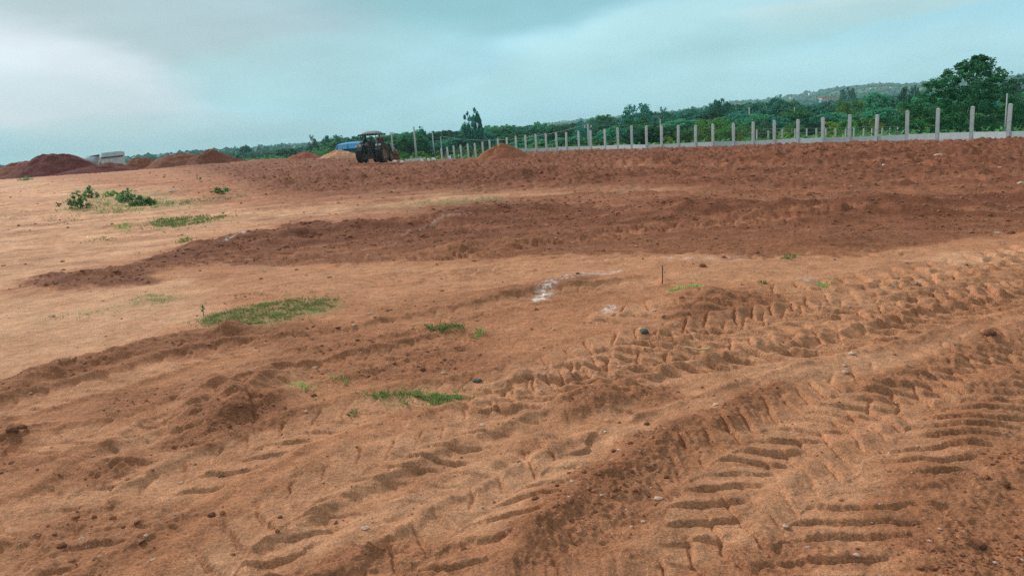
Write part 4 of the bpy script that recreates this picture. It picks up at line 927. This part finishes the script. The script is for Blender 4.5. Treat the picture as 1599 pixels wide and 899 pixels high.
# ------------------------------------------------------------------ grass and plants
def inpoly(x, y, P):
    ins = np.zeros(len(x), bool)
    for (x0, y0), (x1, y1) in zip(P, P[1:]+P[:1]):
        c_ = ((y0 > y) != (y1 > y)); ins ^= c_ & (x < x0 + (y-y0)*(x1-x0)/((y1-y0) or 1e-9))
    return ins
def grass(poly, n, h, material, label, seed, clump=.5):
    g_ = np.random.default_rng(seed); xs = [p[0] for p in poly]; ys = [p[1] for p in poly]; W_ = [gnd(*p) for p in poly]
    P = [(p.x, p.y) for p in W_]; x = g_.uniform(min(p[0] for p in P), max(p[0] for p in P), n*6); y = g_.uniform(min(p[1] for p in P), max(p[1] for p in P), n*6)
    sc_ = max(.08, (max(p[1] for p in P)-min(p[1] for p in P))*.25); wx = x+sc_*1.1*fbm(x/sc_, y/sc_, 4, seed, .7); wy = y+sc_*1.5*fbm(x/sc_, y/sc_, 4, seed+5, .7)
    k = inpoly(wx, wy, P) & (fbm(x/(h*3.2), y/(h*3.2), 3, seed+9, .6) > -.28+clump*(.25+.5*g_.random(len(x)))); n = int(n*.33); x, y = x[k][:n], y[k][:n]; n = len(x); jt = (g_.random(n) < .3)*sc_*g_.random(n)**2*1.4; x = x+jt*g_.normal(size=n); y = y+jt*g_.normal(size=n)*1.5
    z = gz(x, y); a = g_.uniform(0, 6.28, n); h *= .62; hh = h*g_.uniform(.4, 1.25, n); ln = hh*g_.uniform(.2, 1.1, n); wd = h*g_.uniform(.05, .11, n)
    dx, dy = np.cos(a), np.sin(a)
    B = np.stack([x, y, z-.004], 1); w_ = np.stack([-dy*wd, dx*wd, 0*x], 1); mid = B + np.stack([dx*ln*.35, dy*ln*.35, hh*.65], 1); tip = B + np.stack([dx*ln, dy*ln, hh*.9], 1)
    V_ = np.stack([B-w_, B+w_, mid+w_*.8, tip, mid-w_*.8], 1).reshape(-1, 3); Q_ = np.arange(n*5).reshape(-1, 5)
    tag(link('grass_patch', leaf_mesh('grass_patch', V_, Q_, g_.random(n), material)), label, 'grass', kind='stuff')
G_ = LM['grass']; DG = LM['drygrass']
grass([(314, 508), (340, 488), (400, 475), (470, 468), (528, 465), (530, 472), (500, 488), (430, 500), (360, 513)], 11000, .045, G_, 'largest grass patch on the pale ground at left beside the seedling', 1)
grass([(310, 512), (330, 488), (350, 490), (370, 500), (345, 516)], 900, .05, DG, 'dry fringe at the left end of the largest grass patch', 2)
grass([(562, 618), (640, 611), (690, 614), (732, 622), (728, 631), (640, 630)], 2600, .05, G_, 'long grass strip on churned soil left of centre', 3)
grass([(662, 514), (700, 505), (728, 512), (715, 520), (680, 519)], 900, .06, G_, 'small grass tuft patch above the long strip', 4)
grass([(738, 520), (755, 514), (762, 524), (745, 528)], 260, .06, G_, 'tiny grass tuft just right of the small patch', 5)
grass([(226, 355), (262, 341), (345, 339), (330, 348), (260, 357)], 4200, .11, G_, 'grass patch below the shrubs at upper left', 6)
grass([(105, 330), (140, 310), (190, 318), (260, 312), (300, 318), (240, 330), (150, 335)], 3600, .14, G_, 'grass around the foot of the two dark shrubs', 7, .7)
grass([(240, 322), (330, 310), (390, 306), (380, 312), (280, 322)], 1400, .12, DG, 'thin grass trail right of the shrubs', 8, .8)
grass([(195, 474), (230, 458), (285, 466), (240, 476)], 1100, .05, DG, 'sparse dull grass left of the largest patch', 9, .8)
grass([(452, 604), (470, 602), (494, 612), (478, 616)], 300, .045, G_, 'narrow grass sprig line by the left soil heap', 10)
grass([(514, 598), (535, 591), (548, 598), (530, 603)], 160, .045, G_, 'tiny grass spot left of the long strip', 11)
grass([(1046, 457), (1070, 449), (1098, 452), (1090, 459)], 700, .06, G_, 'small grass patch beside the thin rod', 12)
grass([(1216, 405), (1230, 400), (1244, 404), (1232, 407)], 200, .07, G_, 'small grass spot below the red band right of centre', 13)
grass([(1180, 444), (1190, 440), (1198, 443)], 90, .06, G_, 'lone grass sprig on the pale strip', 14)
grass([(1272, 446), (1286, 440), (1304, 445), (1290, 449)], 220, .06, G_, 'grass sprig beside the dark crack at right', 15)
grass([(186, 358), (192, 353), (202, 356), (196, 360)], 350, .12, G_, 'small round grass tuft left of the upper left patch', 16)
grass([(275, 380), (285, 375), (296, 378), (288, 382)], 280, .10, G_, 'small grass tuft below the upper left patch', 17)
grass([(-20, 284), (0, 276), (60, 274), (100, 277), (60, 283)], 1500, .3, G_, 'grass strip at the foot of the left soil mounds', 18, .6)
grass([(610, 321), (680, 314), (790, 310), (780, 318), (660, 323)], 1100, .10, DG, 'sparse dry grass on the pale streak in the middle distance', 19, .9)
grass([(60, 498), (140, 485), (200, 486), (120, 498)], 500, .04, DG, 'scattered dry tufts on the pale ground at left', 20, 1)
grass([(545, 648), (552, 640), (558, 650)], 50, .06, G_, 'single sprout below the long grass strip', 21)
grass([(622, 882), (636, 868), (664, 878), (655, 888)], 60, .05, G_, 'two small sprouts at the bottom edge of the photo', 22, 1)
grass([(130, 377), (160, 372), (180, 377), (150, 381)], 260, .08, DG, 'pale sparse tuft on the tan ground at upper left', 23)
grass([(60, 345), (100, 340), (130, 346), (90, 352)], 350, .09, DG, 'thin dry tufts at the left of the tan ground', 24, 1)

def shrub(px, py, w_, h_, label, material='shrub', seed=0, n=46, per=26):
    p = gpt(px, py); W_ = w_*p.y/FPX; H_ = h_*p.y/FPX; g_ = np.random.default_rng(seed)
    a = g_.uniform(0, 6.28, n); rr_ = g_.random(n)**.7*.5; zz = (.1+.85*g_.random(n))*(1-.6*(rr_/.5)**1.5)
    c_ = np.stack([rr_*np.cos(a)*W_, rr_*np.sin(a)*W_, zz*H_], 1); V_, Q_, r_ = leaf_cloud(c_, np.full(n, .10*W_)*g_.uniform(.5, 1.5, n), per, .030*W_+.012, .9, seed); V_[:, 2] = np.abs(V_[:, 2])
    e = empty('shrub', p); tag(e, label, 'shrub', 'shrubs on the tan ground'); link('foliage', leaf_mesh('foliage', V_, Q_, r_, LM[material]), e)
    mb = MB()
    for k in range(7): mb.tube([(0, 0, -.03), tuple(c_[k]*.5), tuple(c_[k])], [.012, .008, .004], 5)
    mb.build('stems', M['bark'], e)
shrub(126, 329, 32, 31, 'tallest dark green shrub on the tan ground at upper left', seed=1)
shrub(143, 309, 24, 19, 'dark shrub just behind the tallest one', seed=2)
shrub(200, 316, 34, 24, 'broad dark shrub right of the tallest one', seed=3)
shrub(224, 322, 40, 18, 'low spreading shrub at the right of the group', seed=4)
shrub(92, 324, 9, 12, 'small lone shrub left of the group', seed=5, n=14)
shrub(176, 308, 26, 12, 'low yellow green shrub between the dark ones', 'bright', 6, 24)
shrub(340, 303, 22, 12, 'yellow green low shrub right of the group', 'bright', 7, 24)
shrub(354, 299, 16, 10, 'small dark shrub beside the yellow green low one', seed=8, n=20)
shrub(40, 281, 20, 8, 'low green shrub at the foot of the left soil mound', seed=9, n=20)
shrub(3, 280, 14, 9, 'green shrub at the left edge of the photo', seed=10, n=20)
shrub(310, 281, 9, 8, 'tiny green shrub in front of the steep brown mound', seed=11, n=12)
pl = gpt(318, 493); e = empty('seedling', pl); tag(e, 'small upright leafy seedling beside the largest grass patch', 'plant'); H_ = 20*pl.y/FPX
for k in range(9):
    a = k*2.4; z_ = H_*(.25+.7*k/9); ln = H_*.34; d = Vector((math.cos(a), math.sin(a), .9)).normalized(); s_ = Vector((-math.sin(a), math.cos(a), 0))*ln*.28; b0 = Vector((0, 0, z_*.85))
    mb = MB(); mb.add([b0, b0+d*ln*.5+s_, b0+d*ln, b0+d*ln*.5-s_], [(0, 1, 2, 3)]); o = mb.build('leaf', LM['shrub'], e)
mb = MB(); mb.tube([(0, 0, -.02), (.004, 0, H_*.95)], [.005, .003], 6); mb.build('stem', M['bark'], e)

# ------------------------------------------------------------------ tractor
TD = 58.0; tb = at(583, 254.5, TD); tz = tb.z
tr = empty('tractor', (tb.x, TD, tz), R(-15)); tag(tr, 'old tractor with cloth canopy and front blade seen from behind on the far soil', 'tractor')
def wheel(x, y, r_, wd, name='rear_wheel'):
    mb = MB(); h = wd/2
    mb.lathe_x([(-h*.8, r_*.62), (-h, r_*.72), (-h, r_*.9), (-h*.75, r_*.97), (h*.75, r_*.97), (h, r_*.9), (h, r_*.72), (h*.8, r_*.62)], 30, (x, y, r_))
    o = mb.build(name, M['tyre'], tr, True)
    mb = MB(); nl = 20
    for k in range(nl):
        for sd_ in (-1, 1):
            a = 2*math.pi*(k+(.5 if sd_ > 0 else 0))/nl; m_ = Matrix.Rotation(-a, 3, 'X') @ Matrix.Rotation(sd_*.6, 3, 'Z')
            c_ = Vector((x+sd_*h*.5, y, r_)) + Matrix.Rotation(-a, 3, 'X') @ Vector((0, 0, r_*.985)); mb.box(c_, (h*1.05, .05*r_/.6, .06*r_/.6), m=m_)
    mb.build('tread_lugs', M['tyre'], o); side = 1 if x > 0 else -1
    mb = MB(); mb.lathe_x([(side*(h*1.01), r_*.92), (side*(h*1.03), r_*.8), (side*h*.95, r_*.62)], 30, (x, y, r_)); mb.build('sidewall', M['tyre_dust'], o, True)
    mb = MB(); mb.lathe_x([(side*h*.85, r_*.63), (side*h*.5, r_*.58), (side*h*.3, r_*.3), (side*h*.55, r_*.18), (side*h*.6, .001)], 30, (x, y, r_)); mb.lathe_x([(-side*h*.85, r_*.63), (-side*h*.2, r_*.3), (-side*h*.2, .001)], 30, (x, y, r_)); mb.build('rim', M['rim'], o, True)
for sx in (-1, 1): wheel(sx*.84, 0, .72, .50)
for sx in (-1, 1): wheel(sx*.62, 2.0, .42, .24, 'front_wheel')
mb = MB(); mb.tube([(-.75, 0, .7), (.75, 0, .7)], .13, 10); mb.box((0, .1, .75), (.46, .9, .55)); mb.box((0, -.35, .85), (.34, .25, .34)); mb.build('rear_axle', M['dark_steel'], tr)
mb = MB(); mb.box((0, 1.0, .8), (.36, 1.3, .5)); mb.tube([(-.58, 2.0, .42), (.58, 2.0, .42)], .07, 8); mb.box((0, 2.0, .6), (.3, .3, .4)); mb.build('chassis', M['dark_steel'], tr)
mb = MB(); mb.box((0, 1.6, 1.22), (.50, 1.5, .46), taper=.86); mb.build('hood', M['tractor_red'], tr)
mb = MB(); mb.box((0, 2.37, 1.15), (.44, .04, .42)); mb.build('grille', M['dark_steel'], tr)
mb = MB(); mb.tube([(.33, 1.5, 1.3), (.33, 1.5, 1.9)], .04, 8); mb.build('exhaust', M['dark_steel'], tr, True)
for sx in (-1, 1):
    mb = MB(); vs = []; fs = []
    for k in range(9):
        a = R(20+k*17); yy, zz = -.80*math.cos(a+R(0)), .70+.80*math.sin(a)
        vs += [(sx*.55, yy, zz), (sx*1.0, yy, zz)]
    for k in range(8): fs.append((2*k, 2*k+1, 2*k+3, 2*k+2))
    b0 = len(vs); vs2 = [(sx*.55, 0, .9)]; vs += vs2
    for k in range(8): fs.append((2*k, 2*k+2, b0))
    mb.add(vs, fs); o = mb.build('fender', M['tractor_green'], tr); o.modifiers.new('s', 'SOLIDIFY').thickness = .03
    mb = MB(); mb.box((sx*.82, -.62, 1.36), (.42, .05, .13)); mb.build('lamp_plate', M['white'], tr)
    mb = MB(); mb.box((sx*.82, -.64, 1.37), (.14, .04, .08)); mb.build('tail_lamp', mat('tail lamp red', (.4, .05, .03), .4), o)
mb = MB(); mb.box((0, .18, 1.18), (.50, .48, .10)); mb.box((0, -.08, 1.42), (.48, .10, .42)); mb.build('seat', M['dark_steel'], tr)
mb = MB(); mb.tube([(0, .95, 1.15), (0, .75, 1.52)], .025, 6)
mb.build('steering_column', M['dark_steel'], tr)
mb = MB(); n_ = 16; ring = [Vector((.2*math.cos(2*math.pi*k/n_), .75+.2*math.sin(2*math.pi*k/n_)*.8, 1.53-.12*math.sin(2*math.pi*k/n_))) for k in range(n_+1)]; mb.tube(ring, .016, 6, False); mb.build('steering_wheel', M['dark_steel'], tr)
for sx, sy in ((-.62, -.45), (.62, -.45), (-.5, .95), (.5, .95)):
    mb = MB(); mb.tube([(sx, sy, 1.2), (sx*1.02, sy, 2.18)], .028, 6); mb.build('canopy_post', M['tractor_green'] if sx < 0 else M['polec'], tr)
nx, ny = 12, 12; vs = []; fs = []
for i in range(nx+1):
    for j_ in range(ny+1):
        a, b_ = -1+2*i/nx, -1+2*j_/ny; vs.append((a*.78, .25+b_*.82, 2.14+.28*(1-a*a*a*a*.9)*(1-abs(b_)**3*.8) - .05*abs(a*b_)))
for i in range(nx):
    for j_ in range(ny): q0 = i*(ny+1)+j_; fs.append((q0, q0+ny+1, q0+ny+2, q0+1))
mb = MB(); mb.add(vs, fs); o = mb.build('canopy', M['canopy'], tr, True); o.modifiers.new('s', 'SOLIDIFY').thickness = .03
mb = MB(); mb.box((0, .25, 2.15), (1.5, 1.58, .05)); mb.build('lining', M['canopy_under'], o)  # dark sheet across the canopy underside, much darker than the cloth above
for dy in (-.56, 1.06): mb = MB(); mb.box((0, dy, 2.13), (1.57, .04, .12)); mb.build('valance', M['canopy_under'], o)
for sx in (-1, 1):
    mb = MB(); mb.tube([(sx*.3, -.3, .62), (sx*.42, -1.0, .55)], .045, 6); mb.build('lower_link', M['dark_steel'], tr)
    mb = MB(); mb.tube([(sx*.28, -.35, 1.2), (sx*.4, -.85, .6)], .03, 6); mb.build('lift_rod', M['dark_steel'], tr)
mb = MB(); mb.box((0, -.75, .5), (1.0, .10, .35)); mb.build('tow_bar', M['dark_steel'], tr)
# front blade with its frame
for sx in (-1, 1): mb = MB(); mb.tube([(sx*.40, 1.2, .62), (sx*.44, 2.6, .55), (sx*.5, 3.45, .50)], .05, 6); mb.build('blade_arm', M['tractor_green'], tr)
mb = MB(); mb.box((0, 3.52, .62), (1.25, .16, .26)); mb.build('blade_beam', M['tractor_red'], tr)
mb = MB(); mb.box((0, 3.62, .28), (1.4, .07, .46), m=Matrix.Rotation(.2, 3, 'X')); mb.build('blade', M['rim'], tr)
for sx in (-1, 1): mb = MB(); mb.tube([(sx*.28, 3.5, .7), (sx*.06, 3.4, 1.42)], .035, 6); mb.tube([(sx*.55, 3.5, .72), (sx*.12, 3.4, 1.36)], .03, 6); mb.build('mast_strut', M['polec'] if sx > 0 else M['dark_steel'], tr)
mb = MB(); mb.box((0, 3.44, 1.02), (.34, .08, .62), taper=.35); mb.build('mast_plate', M['dark_steel'], tr)

# ------------------------------------------------------------------ people on the tractor
def skin_mesh(name, chains, material, parent, sub=1):
    me = bpy.data.meshes.new(name); vs, es, rs = [], [], []; key = {}
    for ch in chains:
        last = None
        for p, r_ in ch:
            k = tuple(round(c_, 3) for c_ in p)
            if k not in key: key[k] = len(vs); vs.append(p); rs.append(r_)
            if last is not None and last != key[k]: es.append((last, key[k]))
            last = key[k]
    me.from_pydata(vs, es, []); me.materials.append(material); o = link(name, me, parent)
    md = o.modifiers.new('skin', 'SKIN'); md.use_smooth_shade = True
    for i, r_ in enumerate(rs): me.skin_vertices[0].data[i].radius = (r_, r_)
    me.skin_vertices[0].data[0].use_root = True
    s_ = o.modifiers.new('sub', 'SUBSURF'); s_.levels = sub; s_.render_levels = sub; return o
def person(loc, rz, label, top, bottom, lean=.0, arms=None, legs=None):
    wloc = tr.location + Matrix.Rotation(R(-15), 3, 'Z') @ Vector(loc); e = empty('person', wloc, R(-15)+rz); tag(e, label, 'person', 'people riding on the tractor')
    l_ = lean; hip = (0, 0, .10); chest = (0, l_, .45); neck = (0, l_*1.2, .60); head = (0, l_*1.35, .76)
    arms = arms or [((-.20, l_*1.1, .53), (-.25, .16+l_, .30), (-.14, .42+l_, .36)), ((.20, l_*1.1, .53), (.25, .16+l_, .30), (.14, .42+l_, .36))]
    legs = legs or [((-.10, 0, .09), (-.14, .42, .13), (-.14, .50, -.30), (-.14, .60, -.34)), ((.10, 0, .09), (.14, .42, .13), (.14, .50, -.30), (.14, .60, -.34))]
    ch = [[(hip, .12), ((0, l_*.5, .28), .12), (chest, .14), (neck, .055), ((0, l_*1.3, .68), .07), (head, .095), ((0, l_*1.35, .84), .075)]]
    ch += [[(chest, .14), (a[0], .06), (a[1], .042), (a[2], .032), (tuple(Vector(a[2])+(Vector(a[2])-Vector(a[1])).normalized()*.09), .036)] for a in arms]
    ch += [[(hip, .12), (l[0], .09), (l[1], .065), (l[2], .045), (l[3], .035)] for l in legs]
    skin_mesh('body', ch, M['skin'], e)
    skin_mesh('shirt', [[((0, 0, .12), .135), ((0, l_*.5, .28), .137), (chest, .158), ((0, l_*1.1, .54), .09)]] + [[(chest, .158), (a[0], .078), (a[1], .058)] for a in arms], top, e)
    skin_mesh('trousers', [[(hip, .135), (l[0], .105), (l[1], .08), (l[2], .06)] for l in legs], bottom, e)
    hb = skin_mesh('hair', [[((0, l_*1.35-.025, .78), .10), ((0, l_*1.35-.01, .86), .085)]], M['hair'], e)
person((0, .12, 1.16), 0, 'driver in grey blue shirt sitting in the middle of the tractor', M['shirt'], M['maroon'], .06)
person((.74, .02, 1.30), R(35), 'rider in maroon clothes perched on the right tractor fender', M['maroon'], M['maroon'], .05)
person((-.74, .0, 1.30), R(-70), 'rider in dark top and pale trousers on the left tractor fender', M['darkcloth'], M['palecloth'], .20)

# ------------------------------------------------------------------ haze
hb = MB(); hb.box((0, 0, 0), (5800, 5800, 1)); o = hb.build('haze', None) if False else None
me = bpy.data.meshes.new('haze'); zmax = float(GZ.max())+7; zmin = float(GZ.min())-1.2; s_ = 2900
vs = [(sx*s_, sy*s_, z_) for z_ in (zmin, zmax) for sx, sy in ((-1, -1), (1, -1), (1, 1), (-1, 1))]
me.from_pydata(vs, [], [(3, 2, 1, 0), (4, 5, 6, 7), (0, 1, 5, 4), (1, 2, 6, 5), (2, 3, 7, 6), (3, 0, 4, 7)])
hm = bpy.data.materials.new('haze air'); hm.use_nodes = True; t = hm.node_tree; t.nodes.clear(); ho = nn(t, 'ShaderNodeOutputMaterial'); pv = nn(t, 'ShaderNodeVolumePrincipled')
pv.inputs['Color'].default_value = (.62, .95, 1, 1); pv.inputs['Density'].default_value = .00031; pv.inputs['Anisotropy'].default_value = 0
t.links.new(pv.outputs[0], ho.inputs['Volume']); me.materials.append(hm)
tag(link('haze', me), 'pale blue haze over the whole field and hills', kind='stuff')
print('tris ground', len(Q)*2, 'objects', len(bpy.data.objects), 'hmax', zmax, zmin)
